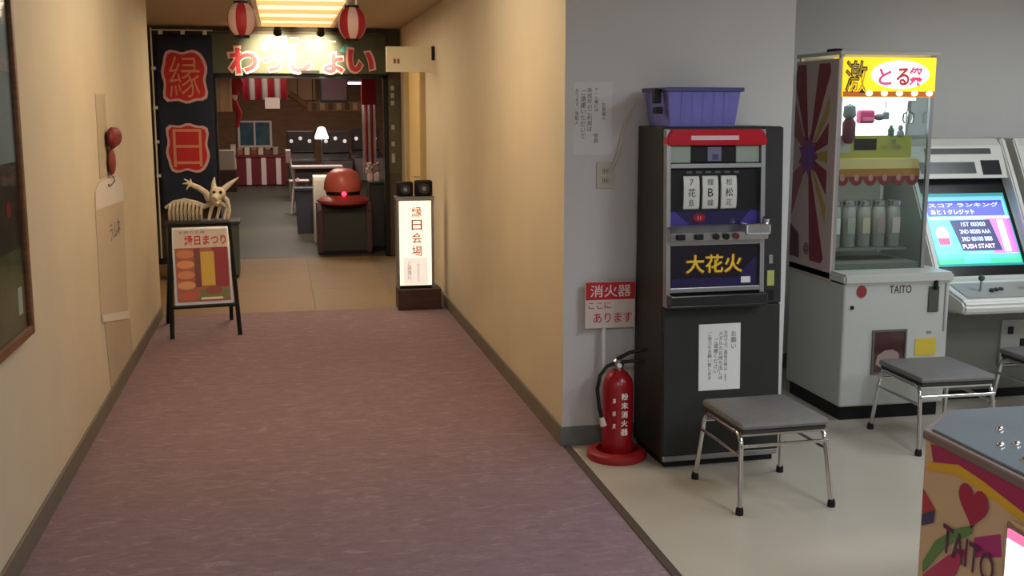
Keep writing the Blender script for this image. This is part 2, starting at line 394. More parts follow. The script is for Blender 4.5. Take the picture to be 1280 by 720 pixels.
# belly glass
bg = BX('belly_panel', mat('belly_print_black', (22, 16, 30), 0.2), sm, 0.022, 0.450, -0.012, 0.016, 0.828, 1.015)
prt('panel_print', rect(0.03, 0.44, 0.832, 0.865), M_navy, bg, F_front(-0.012), 0.0004)
prt('panel_print', [(0.33, 0.84), (0.44, 0.84), (0.44, 0.96), (0.40, 0.93)], M_navy, bg, F_front(-0.012), 0.0006)
prt('rating_label', rect(0.365, 0.41, 0.84, 0.868), M_paper, bg, F_front(-0.012), 0.0025)
text('title_shadow', '大花火', mat('dark_red_print', (110, 24, 24), 0.4), bg, F_front(-0.012), 0.235, 0.928, w=0.285, h=0.092, lift=0.002, off=0.035)
text('title', '大花火', M_yel, bg, F_front(-0.012), 0.235, 0.93, w=0.27, h=0.082, lift=0.0035, off=0.02)
# medal tray
tr = MB()
tr.box(0.004, 0.470, -0.085, -0.072, 0.755, 0.80, 0.005).box(0.004, 0.470, -0.08, 0.0, 0.742, 0.756, 0.004)
tr.box(0.004, 0.018, -0.08, 0.0, 0.755, 0.80, 0.003).box(0.456, 0.470, -0.08, 0.0, 0.755, 0.80, 0.003)
tr.build('medal_tray', mat('tray_plastic', (34, 34, 36), 0.25), sm)
BX('tray_back', M_black, sm, 0.018, 0.456, -0.004, 0.016, 0.756, 0.805)
# notice stuck on the slot machine
def columns(parent, fr, specs, m):
    for (body, x, z1, z0) in specs:
        text('writing', body, m, parent, fr, x, (z1 + z0) / 2, h=z1 - z0, lift=0.0015, vertical=True, space=1.0)
nt_ = thing('paper_notice', 'white paper notice with upright writing on the slot machine front', 'notice', (1.645, 4.64, 0), 2.0)
BX('sheet', M_paper, nt_, 0.170, 0.372, -0.0015, 0.0012, 0.352, 0.655)
columns(nt_, F_front(-0.0015), [('お願い', 0.338, 0.62, 0.54), ('店内でのご遊技の際は', 0.300, 0.625, 0.44), ('係員まで', 0.300, 0.425, 0.385), ('メダルのお持ち出しは', 0.275, 0.62, 0.40), ('ご遠慮ください', 0.252, 0.59, 0.43), ('ご協力をお願い致します', 0.222, 0.62, 0.40)], M_greyink)

def rake(t, k):
    """lean the front back, the rear upright"""
    for o in t.children_recursive:
        for v in o.data.vertices: v.co.y += k * v.co.z * min(1.3, 1 - v.co.y / SD)
rake(sm, 0.045); rake(nt_, 0.045)
# basket on the slot machine
M_bas = mat('periwinkle_plastic', (112, 112, 190), 0.45, noise=(14, 0.06))
M_bas2 = mat('deep_blue_rim', (62, 60, 118), 0.4)
bk = thing('storage_basket', 'periwinkle blue plastic basket standing on top of the slot machine', 'basket', (1.650, 4.705, 1.536), 2.0)
def bring(z, i): t = z / 0.165; e = 0.018 * t; return (0.03 - e + i, 0.335 + e - i, 0.03 - e + i, 0.29 + e - i)
def basket_wall():
    f = []
    def corners(z, i): a, b, c, d = bring(z, i); return [(a, c, z), (b, c, z), (b, d, z), (a, d, z)]
    o0, o1, i0, i1 = corners(0, 0), corners(0.165, 0), corners(0.006, 0.004), corners(0.165, 0.004)
    for k in range(4):
        q = (k + 1) % 4
        f += [[o0[k], o0[q], o1[q], o1[k]], [i0[k], i1[k], i1[q], i0[q]], [o1[k], o1[q], i1[q], i1[k]]]
    f += [o0, i0]
    return MB().poly3(f)
basket_wall().build('body', M_bas, bk)
a, b, c, d = bring(0.165, 0)
rm = MB()
rm.box(a - 0.012, b + 0.012, c - 0.012, c + 0.004, 0.152, 0.170, 0.003).box(a - 0.012, b + 0.012, d - 0.004, d + 0.012, 0.152, 0.170, 0.003)
rm.box(a - 0.012, a + 0.004, c, d, 0.152, 0.170, 0.003).box(b - 0.004, b + 0.012, c, d, 0.152, 0.170, 0.003)
rm.build('rim', M_bas2, bk)
for x in (0.08, 0.13, 0.18, 0.23, 0.28):
    MB().poly3([[(x - 0.004, 0.0275, 0.01), (x + 0.004, 0.0275, 0.01), (x + 0.004, 0.0115, 0.15), (x - 0.004, 0.0115, 0.15)]]).build('rib', M_bas, bk)
MB().box(a - 0.045, a - 0.012, c + 0.05, c + 0.09, 0.10, 0.165, 0.006).build('clip', M_black, bk)
MB().box(a - 0.040, a - 0.004, c + 0.05, c + 0.09, 0.055, 0.085, 0.004).build('clip', M_black, bk)

# ------------------------------------------------------------------ grey wall: notice, outlet, cord
M_notice = mat('notice_sheet', (222, 222, 219), 0.8)
wn = thing('wall_notice', 'large pale notice with upright writing on the grey wall', 'notice', (1.34, 5.085, 1.40))
BX('sheet', M_notice, wn, -0.01, 0.175, -0.002, -0.0002, 0.0, 0.335)
columns(wn, F_front(-0.002), [('お客様へ', 0.135, 0.24, 0.16), ('ゲーム機には', 0.098, 0.31, 0.20), ('係員', 0.098, 0.10, 0.055), ('未成年のご利用は', 0.067, 0.31, 0.11), ('ご遠慮いただいて', 0.036, 0.30, 0.075), ('おります。支配人', 0.006, 0.305, 0.14)], M_greyink)
ou = thing('wall_outlet', 'small beige outlet plate on the grey wall left of the slot machine', 'outlet', (1.485, 5.085, 1.303))
BX('plate', mat('outlet_beige', (196, 192, 176), 0.4), ou, -0.042, 0.042, -0.010, -0.0002, -0.06, 0.06, 0.003)
for z in (-0.022, 0.022):
    s_ = BX('socket', mat('outlet_face', (182, 176, 160), 0.4), ou, -0.018, 0.018, -0.013, -0.009, z - 0.014, z + 0.014, 0.002)
    BX('socket_slot', M_black, s_, -0.008, -0.005, -0.0135, -0.012, z - 0.006, z + 0.006)
    BX('socket_slot', M_black, s_, 0.005, 0.008, -0.0135, -0.012, z - 0.006, z + 0.006)
tag(MB().tube([(1.505, 5.070, 1.325), (1.53, 5.068, 1.36), (1.55, 5.072, 1.43), (1.57, 5.076, 1.52), (1.60, 5.076, 1.60), (1.63, 5.07, 1.65), (1.66, 5.05, 1.655)], 0.006).build('power_cord', mat('pale_cord', (205, 200, 190), 0.5), None, True),
    'pale power cord rising from the outlet to behind the blue basket', 'cord')

# ------------------------------------------------------------------ fire extinguisher and its stand with sign
st = thing('extinguisher_stand', 'red round extinguisher stand with white pole and red-white sign board', 'stand', (1.495, 4.86, 0))
MB().lathe([(0.0, 0.0), (0.135, 0.0), (0.142, 0.012), (0.138, 0.034), (0.120, 0.046), (0.098, 0.044), (0.094, 0.020), (0.0, 0.018)]).build('base_tray', mat('stand_red', (146, 24, 29), 0.4), st, True)
MB().tube([(-0.02, 0.118, 0.03), (-0.02, 0.13, 0.15), (-0.02, 0.17, 0.45), (-0.02, 0.185, 0.80)], 0.011).build('pole', M_white, st, True)
sg = BX('sign_board', mat('sign_cream', (222, 206, 196), 0.5), st, -0.115, 0.13, 0.163, 0.172, 0.585, 0.808, 0.002)
fr = F_front(0.163)
prt('sign_header', rect(-0.113, 0.128, 0.722, 0.806), M_redpr, sg, fr, 0.0003)
text('sign_text', '消火器', mat('sign_white', (238, 222, 216), 0.5), sg, fr, 0.008, 0.764, w=0.20, h=0.058, lift=0.002, off=0.01)
text('sign_text', 'ここに', M_redpr, sg, fr, -0.045, 0.695, w=0.11, h=0.032, lift=0.001, off=0.01)
text('sign_text', 'あります', M_redpr, sg, fr, 0.02, 0.635, w=0.19, h=0.048, lift=0.001, off=0.01)
ex = thing('fire_extinguisher', 'red fire extinguisher with black hose standing in its round red tray', 'fire extinguisher', (1.495, 4.86, 0.0185))
M_exr = mat('extinguisher_red', (146, 20, 27), 0.25)
MB().lathe([(0, 0), (0.068, 0.0), (0.072, 0.01), (0.072, 0.33), (0.066, 0.36), (0.048, 0.385), (0.028, 0.40), (0.024, 0.415), (0, 0.415)]).build('cylinder', M_exr, ex, True)
MB().lathe([(0.025, 0.41), (0.028, 0.42), (0.028, 0.445), (0.018, 0.455), (0, 0.455)]).build('valve', M_steel, ex, True)
MB().tube([(-0.01, -0.01, 0.455), (0.05, -0.02, 0.485), (0.13, -0.03, 0.50)], 0.009).build('lever', M_black, ex, True)
MB().tube([(0.0, -0.02, 0.44), (0.06, -0.025, 0.445), (0.12, -0.03, 0.44)], 0.008).build('lever', M_black, ex, True)
MB().tube([(-0.02, -0.01, 0.435), (-0.06, -0.02, 0.425), (-0.095, -0.03, 0.385), (-0.108, -0.035, 0.32), (-0.10, -0.04, 0.24), (-0.088, -0.04, 0.19)], 0.009).build('hose', M_black, ex, True)
MB().tube([(-0.088, -0.04, 0.19), (-0.078, -0.042, 0.15)], [0.011, 0.016]).build('nozzle', mat('nozzle_pale', (200, 190, 180), 0.4), ex, True)
MB().tube([(-0.005, -0.03, 0.43), (-0.005, -0.045, 0.43)], 0.010).build('gauge', M_white, ex)
for j, chh in enumerate('粉末消火器'):
    z = 0.29 - j * 0.042
    text('label_text', chh, mat('label_white', (232, 226, 222), 0.5), ex, F_front(-0.0735), 0.012, z, h=0.032, lift=0.0, off=0.02)
for j, chh in enumerate('業務用'):
    text('label_text', chh, MATS['label_white'], ex, F_front(-0.0735), -0.032, 0.27 - j * 0.06, h=0.022, lift=-0.008, off=0.01)

# ------------------------------------------------------------------ stools
M_seat = mat('grey_vinyl_seat', (112, 110, 108), 0.55, noise=(30, 0.06))
M_seat2 = mat('seat_underside', (44, 42, 42), 0.7)
def make_stool(label):
    t = thing('low_stool', label, 'stool', (0, 0, 0), 0, 'grey low stools by the machines')
    hx, hy, zt = 0.195, 0.205, 0.37
    c = MB().box(-hx, hx, -hy, hy, zt - 0.032, zt, 0.016, )
    for v in c.b.verts:
        d = 1 - max(abs(v.co.x) / hx, abs(v.co.y) / hy) ** 2
        if v.co.z > zt - 0.01: v.co.z += 0.004 * d
    c.build('seat', M_seat, t, True)
    BX('seat_board', M_seat2, t, -hx + 0.012, hx - 0.012, -hy + 0.012, hy - 0.012, zt - 0.046, zt - 0.032)
    r = 0.0105
    for s in (-1, 1):
        for q in (-1, 1):
            x0, y0_ = s * (hx - 0.012), q * (hy - 0.018)
            pts = [(x0 * 0.98, y0_ - q * 0.11, zt - 0.052)]
            for k in range(6):
                a = k / 5 * PI / 2
                pts.append((x0 + s * 0.004 * k / 5, y0_ - q * 0.05 + q * 0.05 * math.sin(a), zt - 0.052 - 0.05 * (1 - math.cos(a))))
            pts.append((s * (hx + 0.008), q * (hy + 0.022), 0.02))
            MB().tube(pts, r).build('leg', M_chrome, t, True)
            MB().lathe([(0, 0), (0.016, 0), (0.016, 0.018), (0.013, 0.032), (0, 0.032)], (s * (hx + 0.009), q * (hy + 0.0235), 0), 12).build('foot_cap', M_black, t, True)
        MB().tube([(s * (hx - 0.012), -hy + 0.09, zt - 0.052), (s * (hx - 0.012), hy - 0.09, zt - 0.052)], r).build('side_rail', M_chrome, t, True)
        MB().tube([(s * (hx - 0.002), -hy + 0.004, 0.235), (s * (hx - 0.002), hy - 0.004, 0.235)], 0.007).build('stretcher', M_chrome, t, True)
    for q in (-1, 1):
        MB().tube([(-hx + 0.004, q * (hy - 0.004), zt - 0.095), (hx - 0.004, q * (hy - 0.004), zt - 0.095)], 0.008).build('cross_bar', M_chrome, t, True)
        MB().tube([(-hx + 0.01, q * (hy - 0.03), zt - 0.054), (hx - 0.01, q * (hy - 0.03), zt - 0.054)], 0.009).build('front_rail', M_chrome, t, True)
    return t
s1 = make_stool('grey square stool with chrome legs in front of the slot machine')
s1.location = (1.955, 4.27, 0); s1.rotation_euler.z = math.radians(2)
s2 = copy_tree(s1); s2['label'] = 'grey chrome-legged stool in front of the crane machine prize door'
s2.location = (3.10, 4.82, 0); s2.rotation_euler.z = math.radians(-1)
s3 = copy_tree(s1); s3['label'] = 'grey stool partly cut off by the right edge of the picture'
s3.location = (3.87, 4.95, 0); s3.rotation_euler.z = math.radians(2)

# ------------------------------------------------------------------ crane machine
M_cw = mat('crane_white', (184, 186, 178), 0.4, noise=(3, 0.03))
M_yelit = mat('lit_yellow_sign', (255, 214, 30), 0.4, emit=1.0, emitcol=(255, 205, 20))
M_whlit = mat('lit_white_panel', (240, 248, 250), 0.4, emit=2.6)
cm = thing('crane_machine', 'white crane prize machine with lit yellow header and glass case', 'crane machine', (2.80, 5.20, 0), 0)
CW, CD = 0.60, 0.64
MB().box(0.0, CW, 0.0, CD, 0.075, 0.745, 0.012).build('base_cabinet', M_cw, cm)
MB().box(0.02, CW - 0.02, 0.03, CD - 0.02, 0.0, 0.075).build('plinth', M_black, cm)
MB().extrude([(-0.012, 0.72), (CW + 0.012, 0.72), (CW + 0.012, 0.775), (-0.012, 0.775)], -0.02, CD, 'y', 0.012).build('counter_lip', M_cw, cm)
fr = F_front(0.0)
prt('red_emblem', ell(0.095, 0.685, 0.028, 0.032), mat('emblem_red', (142, 40, 48), 0.5), cm, fr, 0.0005, 0.004)
MB().tube([(0.045, 0.0, 0.603), (0.045, -0.008, 0.603)], 0.010, 12).build('lock', M_black, cm)
text('maker_lettering', 'TAITO', M_ink, cm, fr, 0.315, 0.69, w=0.125, h=0.042, lift=0.001, off=0.012)
cd_ = BX('coin_panel', mat('dark_steel', (86, 88, 86), 0.35, metal=0.5), cm, 0.475, 0.535, -0.008, 0.002, 0.565, 0.70, 0.003)
BX('coin_entry', M_black, cd_, 0.497, 0.513, -0.03, -0.008, 0.685, 0.735, 0.003)
BX('hinge_strip', M_steel, cm, 0.570, 0.578, -0.004, 0.002, 0.46, 0.72)
BX('lock_plate', M_steel, cm, 0.478, 0.505, -0.004, 0.001, 0.452, 0.464)
pd = MB()
pd.box(0.168, 0.178, -0.010, 0.004, 0.245, 0.48).box(0.352, 0.362, -0.010, 0.004, 0.245, 0.48).box(0.178, 0.352, -0.010, 0.004, 0.47, 0.48).box(0.178, 0.352, -0.010, 0.004, 0.245, 0.255)
pdo = pd.build('prize_door', mat('door_rim_grey', (92, 90, 88), 0.4), cm)
BX('flap', mat('prize_flap', (74, 46, 46), 0.15), pdo, 0.178, 0.352, -0.005, -0.001, 0.255, 0.47)
MB().extrude([(0.19, 0.30), (0.23, 0.275), (0.29, 0.28), (0.325, 0.32), (0.32, 0.355), (0.285, 0.375), (0.24, 0.37), (0.20, 0.345)], -0.0075, -0.005, 'y').build('flap_guard', mat('flap_pale', (150, 130, 124), 0.3), pdo)
BX('yellow_sticker', mat('sticker_yellow', (204, 178, 56), 0.5), cm, 0.415, 0.535, -0.003, 0.001, 0.335, 0.425)
# glass case
GX0, GX1, GY0, GY1, GZ0, GZ1 = 0.0, 0.535, 0.15, 0.62, 0.775, 1.885
for (x, y) in ((GX0 + 0.01, GY0 + 0.01), (GX1 - 0.01, GY0 + 0.01), (GX0 + 0.01, GY1 - 0.01), (GX1 - 0.01, GY1 - 0.01)):
    BX('corner_post', M_steel if y < 0.3 else M_cw, cm, x - 0.010, x + 0.010, y - 0.010, y + 0.010, GZ0, GZ1, 0.002)
BX('front_glass', M_glass, cm, GX0 + 0.02, GX1 - 0.02, GY0 + 0.004, GY0 + 0.008, GZ0, 1.672)
BX('side_glass', M_glass, cm, GX1 - 0.012, GX1 - 0.008, GY0 + 0.02, GY1 - 0.02, GZ0, 1.672)
BX('roof', M_cw, cm, GX0 - 0.012, GX1 + 0.012, GY0 - 0.02, GY1 + 0.012, GZ1 - 0.002, GZ1 + 0.018, 0.004)
BX('roof_knob', M_black, cm, GX0 + 0.02, GX0 + 0.06, GY0 + 0.1, GY0 + 0.2, GZ1 + 0.018, GZ1 + 0.035, 0.004)
BX('back_panel', mat('case_back_grey', (128, 134, 124), 0.5), cm, GX0 + 0.02, GX1 - 0.02, GY1 - 0.02, GY1, GZ0, GZ1)
hd = BX('header_box', M_yelit, cm, GX0 + 0.012, GX1 - 0.002, GY0 - 0.008, GY0 + 0.10, 1.672, 1.872, 0.004)
fh = F_front(GY0 - 0.008)
M_hblk = mat('header_black', (40, 30, 14), 0.4); M_hpink = mat('header_pink', (236, 92, 150), 0.4, emit=0.35); M_hred = mat('header_red', (210, 50, 70), 0.4, emit=0.25)
M_hwhite = mat('header_glow_white', (255, 250, 235), 0.4, emit=1.3)
prt('sign_painted_glow', ell(0.33, 1.785, 0.165, 0.072, 28), M_hwhite, hd, fh, 0.0006)  # bright centre of the lit header, painted as a white ellipse
text('sign_lettering', '激', M_hblk, hd, fh, 0.085, 1.775, h=0.165, w=0.125, lift=0.0022, off=0.03)
text('sign_lettering', '激', M_yel, hd, fh, 0.085, 1.775, h=0.15, w=0.11, lift=0.0036, off=-0.004)
text('sign_lettering', 'と', M_hpink, hd, fh, 0.245, 1.775, h=0.085, w=0.075, lift=0.0022, off=0.03)
text('sign_lettering', 'る', M_hred, hd, fh, 0.345, 1.775, h=0.09, w=0.075, lift=0.0022, off=0.03)
text('sign_lettering', '祭', M_hpink, hd, fh, 0.42, 1.775, h=0.10, w=0.085, lift=0.0022, off=0.02)
prt('sign_border', rect(0.014, 0.53, 1.673, 1.70), mat('header_orange', (206, 110, 24), 0.4, emit=0.3), hd, fh, 0.0009)
for i in range(5):
    prt('border_lamp', ell(0.16 + i * 0.085, 1.690, 0.020, 0.014, 12), M_hwhite, hd, fh, 0.0022)
# lit upper chamber
BX('lit_backboard', M_whlit, cm, GX0 + 0.02, GX1 - 0.025, GY0 + 0.22, GY0 + 0.24, 1.47, 1.672)
MB().box(0.05, 0.45, GY0 + 0.03, GY0 + 0.22, 1.655, 1.668).build('chamber_lamp', mat('lit_tube_white', (250, 252, 255), 0.4, emit=2.0), cm)
ip = BX('instruction_panel', mat('olive_panel', (176, 178, 84), 0.5), cm, GX0 + 0.02, GX1 - 0.03, GY0 + 0.14, GY0 + 0.155, 1.35, 1.47)
fi = F_front(GY0 + 0.14)
prt('panel_window', rect(0.17, 0.30, 1.395, 1.455), M_hblk, ip, fi, 0.0006)
prt('panel_photo', rect(0.06, 0.15, 1.38, 1.465), mat('panel_grey', (186, 182, 176), 0.5), ip, fi, 0.0006)
text('panel_text', 'ご注意\nくわしくは係員へ', M_greyink, ip, fi, 0.39, 1.425, w=0.13, h=0.055, lift=0.001)
aw = MB().extrude([(GY0 + 0.06, 1.350), (GY0 + 0.155, 1.355), (GY0 + 0.05, 1.30)], GX0 + 0.022, GX1 - 0.03, 'x').build('awning_top', mat('awning_cream', (226, 206, 130), 0.5), cm)
fa = F_front(GY0 + 0.05)
prt('awning_valance', rect(GX0 + 0.022, GX1 - 0.03, 1.262, 1.302), mat('awning_orange', (190, 128, 50), 0.5), cm, fa, 0.0, 0.004)
for i in range(6):
    x = GX0 + 0.022 + 0.0805 * i
    prt('awning_scallop', [(x, 1.262)] + [(x + 0.04 - 0.04 * math.cos(a), 1.262 - 0.05 * math.sin(a)) for a in [j / 8 * PI for j in range(1, 8)]] + [(x + 0.0805, 1.262)], mat('awning_red', (146, 44, 44), 0.5), cm, fa, 0.0, 0.004)
    prt('awning_dot', ell(x + 0.04, 1.255, 0.014, 0.018, 10), mat('awning_dot_pink', (206, 150, 140), 0.5), cm, fa, 0.0045, 0.001)
BX('case_floor', mat('case_floor_grey', (120, 122, 112), 0.5), cm, GX0 + 0.02, GX1 - 0.02, GY0 + 0.012, GY1 - 0.02, GZ0 + 0.0005, GZ0 + 0.03)
BX('jar_shelf', M_steel, cm, GX0 + 0.025, GX1 - 0.03, GY0 + 0.13, GY0 + 0.30, 0.86, 0.87)
cla = BX('added_jar_light', mat('added_jar_glow', (250, 250, 245), 0.4, emit=1.0), cm, 0.06, GX1 - 0.08, GY0 + 0.07, GY0 + 0.10, 1.285, 1.295)  # glowing strip added under the awning to brighten the jars
area('lamp', cm, (GX1 / 2, GY0 + 0.085, 1.283), (0.40, 0.03), 0.8, (1, 1, 0.95))  # added light for the jar area, goes with the strip
# crane claw
cl = MB().tube([(0.465, GY0 + 0.12, 1.655), (0.465, GY0 + 0.12, 1.60)], 0.012).build('claw_arm', M_chrome, cm, True)
for a in (0, 2.1, 4.2):
    dx, dy = math.cos(a), math.sin(a)
    MB().tube([(0.465, GY0 + 0.12, 1.60), (0.465 + dx * 0.028, GY0 + 0.12 + dy * 0.028, 1.585), (0.465 + dx * 0.03, GY0 + 0.12 + dy * 0.03, 1.555), (0.465 + dx * 0.02, GY0 + 0.12 + dy * 0.02, 1.535)], 0.006).build('claw_finger', M_chrome, cl, True)
# decorated left side panel
sp = BX('side_panel', mat('side_panel_pink', (178, 158, 150), 0.5), cm, GX0 - 0.012, GX0, GY0 - 0.005, GY1 + 0.005, GZ0 - 0.06, GZ1 - 0.02, 0.002)
fs = F_sideL(GX0 - 0.012)
pc = (-(GY0 + 0.29), 1.36)      # u = -y
y_a, y_b = -(GY1), -(GY0 + 0.075)
def ray_poly(name, a0, a1, m, lift):
    """a wedge from the burst's middle out to the panel's edge"""
    def hit(a):
        dx, dz = math.cos(a), math.sin(a); t = 9
        if dx > 1e-6: t = min(t, (y_b - pc[0]) / dx)
        if dx < -1e-6: t = min(t, (y_a - pc[0]) / dx)
        if dz > 1e-6: t = min(t, (1.845 - pc[1]) / dz)
        if dz < -1e-6: t = min(t, (0.80 - pc[1]) / dz)
        return (pc[0] + dx * t, pc[1] + dz * t)
    n = 5
    prt(name, [pc] + [hit(a0 + (a1 - a0) * k / n) for k in range(n + 1)], m, sp, fs, lift)
cr1, cr2, cr3 = mat('burst_crimson', (122, 36, 46), 0.5), mat('burst_gold', (160, 132, 66), 0.5), mat('burst_rose', (140, 86, 84), 0.5)
R_ = math.radians
for i, (a0, a1, m_) in enumerate(((18, 40, cr1), (46, 56, cr2), (64, 80, cr1), (98, 116, cr1), (122, 150, cr3), (-42, -18, cr1), (-58, -50, cr2), (-84, -68, cr1), (-150, -118, cr3), (-8, 10, cr2))):
    ray_poly('burst_ray', R_(a0), R_(a1), m_, 0.0004 + 0.00005 * i)
prt('burst_centre', [(pc[0] + (0.13 if k % 2 == 0 else 0.085) * math.cos(k * PI / 9) * 0.9, pc[1] + (0.12 if k % 2 == 0 else 0.08) * math.sin(k * PI / 9)) for k in range(18)], mat('burst_purple', (122, 62, 110), 0.5), sp, fs, 0.003)
prt('burst_star', ell(pc[0] + 0.02, pc[1], 0.05, 0.05), mat('burst_violet', (96, 70, 140), 0.5), sp, fs, 0.0048)
prt('corner_print', [(y_a, 0.80), (y_a + 0.12, 0.80), (y_a + 0.10, 0.93), (y_a, 0.98)], mat('plum_print', (86, 34, 56), 0.5), sp, fs, 0.003)
text('corner_mark', '@', M_ink, sp, fs, y_a + 0.20, 0.86, h=0.06, lift=0.0045)
# prizes
def prize_jar(i, label, paper):
    x = 2.80 + 0.108 + i * 0.088
    t = thing('prize_jar', label, 'jar', (x, 5.20 + GY0 + 0.21, 0.8705), 0, 'lidded jars in the crane machine')
    MB().lathe([(0, 0), (0.034, 0), (0.038, 0.01), (0.038, 0.20), (0.030, 0.225), (0.0, 0.225)], n=16).build('body', mat('jar_plastic', (138, 142, 130), 0.25), t, True)
    MB().lathe([(0.034, 0.222), (0.036, 0.225), (0.036, 0.25), (0.028, 0.256), (0, 0.256)], n=16).build('lid', M_chrome, t, True)
    prt('paper_label', rect(-0.022, 0.022, 0.075, 0.16), mat('jar_paper_%d' % i, paper, 0.6), t, F_front(-0.0385), 0.0, 0.0015)
for i, (w_, p_) in enumerate((('leftmost', (196, 198, 190)), ('second from the left', (150, 152, 140)), ('middle', (176, 170, 140)), ('second from the right', (150, 132, 128)), ('rightmost', (190, 176, 170)))):
    prize_jar(i, 'lidded prize jar inside the crane machine case, ' + w_ + ' of five', p_)
pz = thing('hanging_prize', 'tall slim grey and maroon prize hanging at left in the lit case', 'prize', (2.915, 5.20 + GY0 + 0.10, 1.46))
MB().lathe([(0, -0.03), (0.02, -0.028), (0.034, 0.0), (0.034, 0.08), (0.022, 0.10), (0, 0.10)], n=12).build('lower_body', mat('prize_maroon', (116, 56, 72), 0.6), pz, True)
MB().lathe([(0.02, 0.10), (0.034, 0.115), (0.03, 0.165), (0, 0.18)], n=12).build('upper_body', mat('prize_grey', (120, 138, 140), 0.6), pz, True)
MB().tube([(0, 0, 0.18), (0, 0, 0.195)], 0.002, 6).build('string', M_white, pz)
pz = thing('hanging_prize', 'pink boxy prize hanging in the lit crane machine case', 'prize', (3.045, 5.20 + GY0 + 0.17, 1.535))
MB().box(-0.042, 0.042, -0.03, 0.03, 0, 0.07, 0.012).build('body', mat('prize_pink', (196, 66, 116), 0.6), pz)
MB().box(-0.032, 0.032, -0.034, -0.028, 0.012, 0.032, 0.002).build('patch', mat('prize_rose', (228, 130, 160), 0.6), pz)
MB().tube([(0, 0, 0.07), (0, 0, 0.12)], 0.002, 6).build('string', M_white, pz)
pz = thing('hanging_prize', 'small grey jagged prize hanging right of the pink one', 'prize', (3.145, 5.20 + GY0 + 0.17, 1.545))
MB().ball((-0.02, 0, 0.022), (0.03, 0.02, 0.018)).build('body', mat('prize_dark_grey', (104, 104, 112), 0.6), pz, True)
MB().box(0.0, 0.035, -0.012, 0.012, 0.01, 0.05, 0.006).build('side_piece', mat('prize_mid_grey', (128, 130, 138), 0.6), pz)
MB().tube([(0.015, 0, 0.045), (0.015, 0, 0.11)], 0.003, 6).build('string', MATS['prize_mid_grey'], pz)
pz = thing('small_prize', 'small dark green bottle prize at the lower right of the lit case', 'prize', (3.185, 5.20 + GY0 + 0.147, 1.4705))
MB().lathe([(0, 0), (0.016, 0), (0.018, 0.03), (0.008, 0.045), (0.008, 0.055), (0, 0.055)], n=12).build('body', mat('prize_green', (86, 116, 96), 0.4), pz, True)
pz = thing('small_prize', 'small grey figurine prize right of the green bottle in the lit case', 'prize', (3.24, 5.20 + GY0 + 0.147, 1.4705))
MB().lathe([(0, 0), (0.022, 0), (0.018, 0.02), (0.010, 0.03), (0.014, 0.042), (0.008, 0.055), (0, 0.057)], n=12).build('body', mat('prize_blue_grey', (132, 148, 156), 0.5), pz, True)

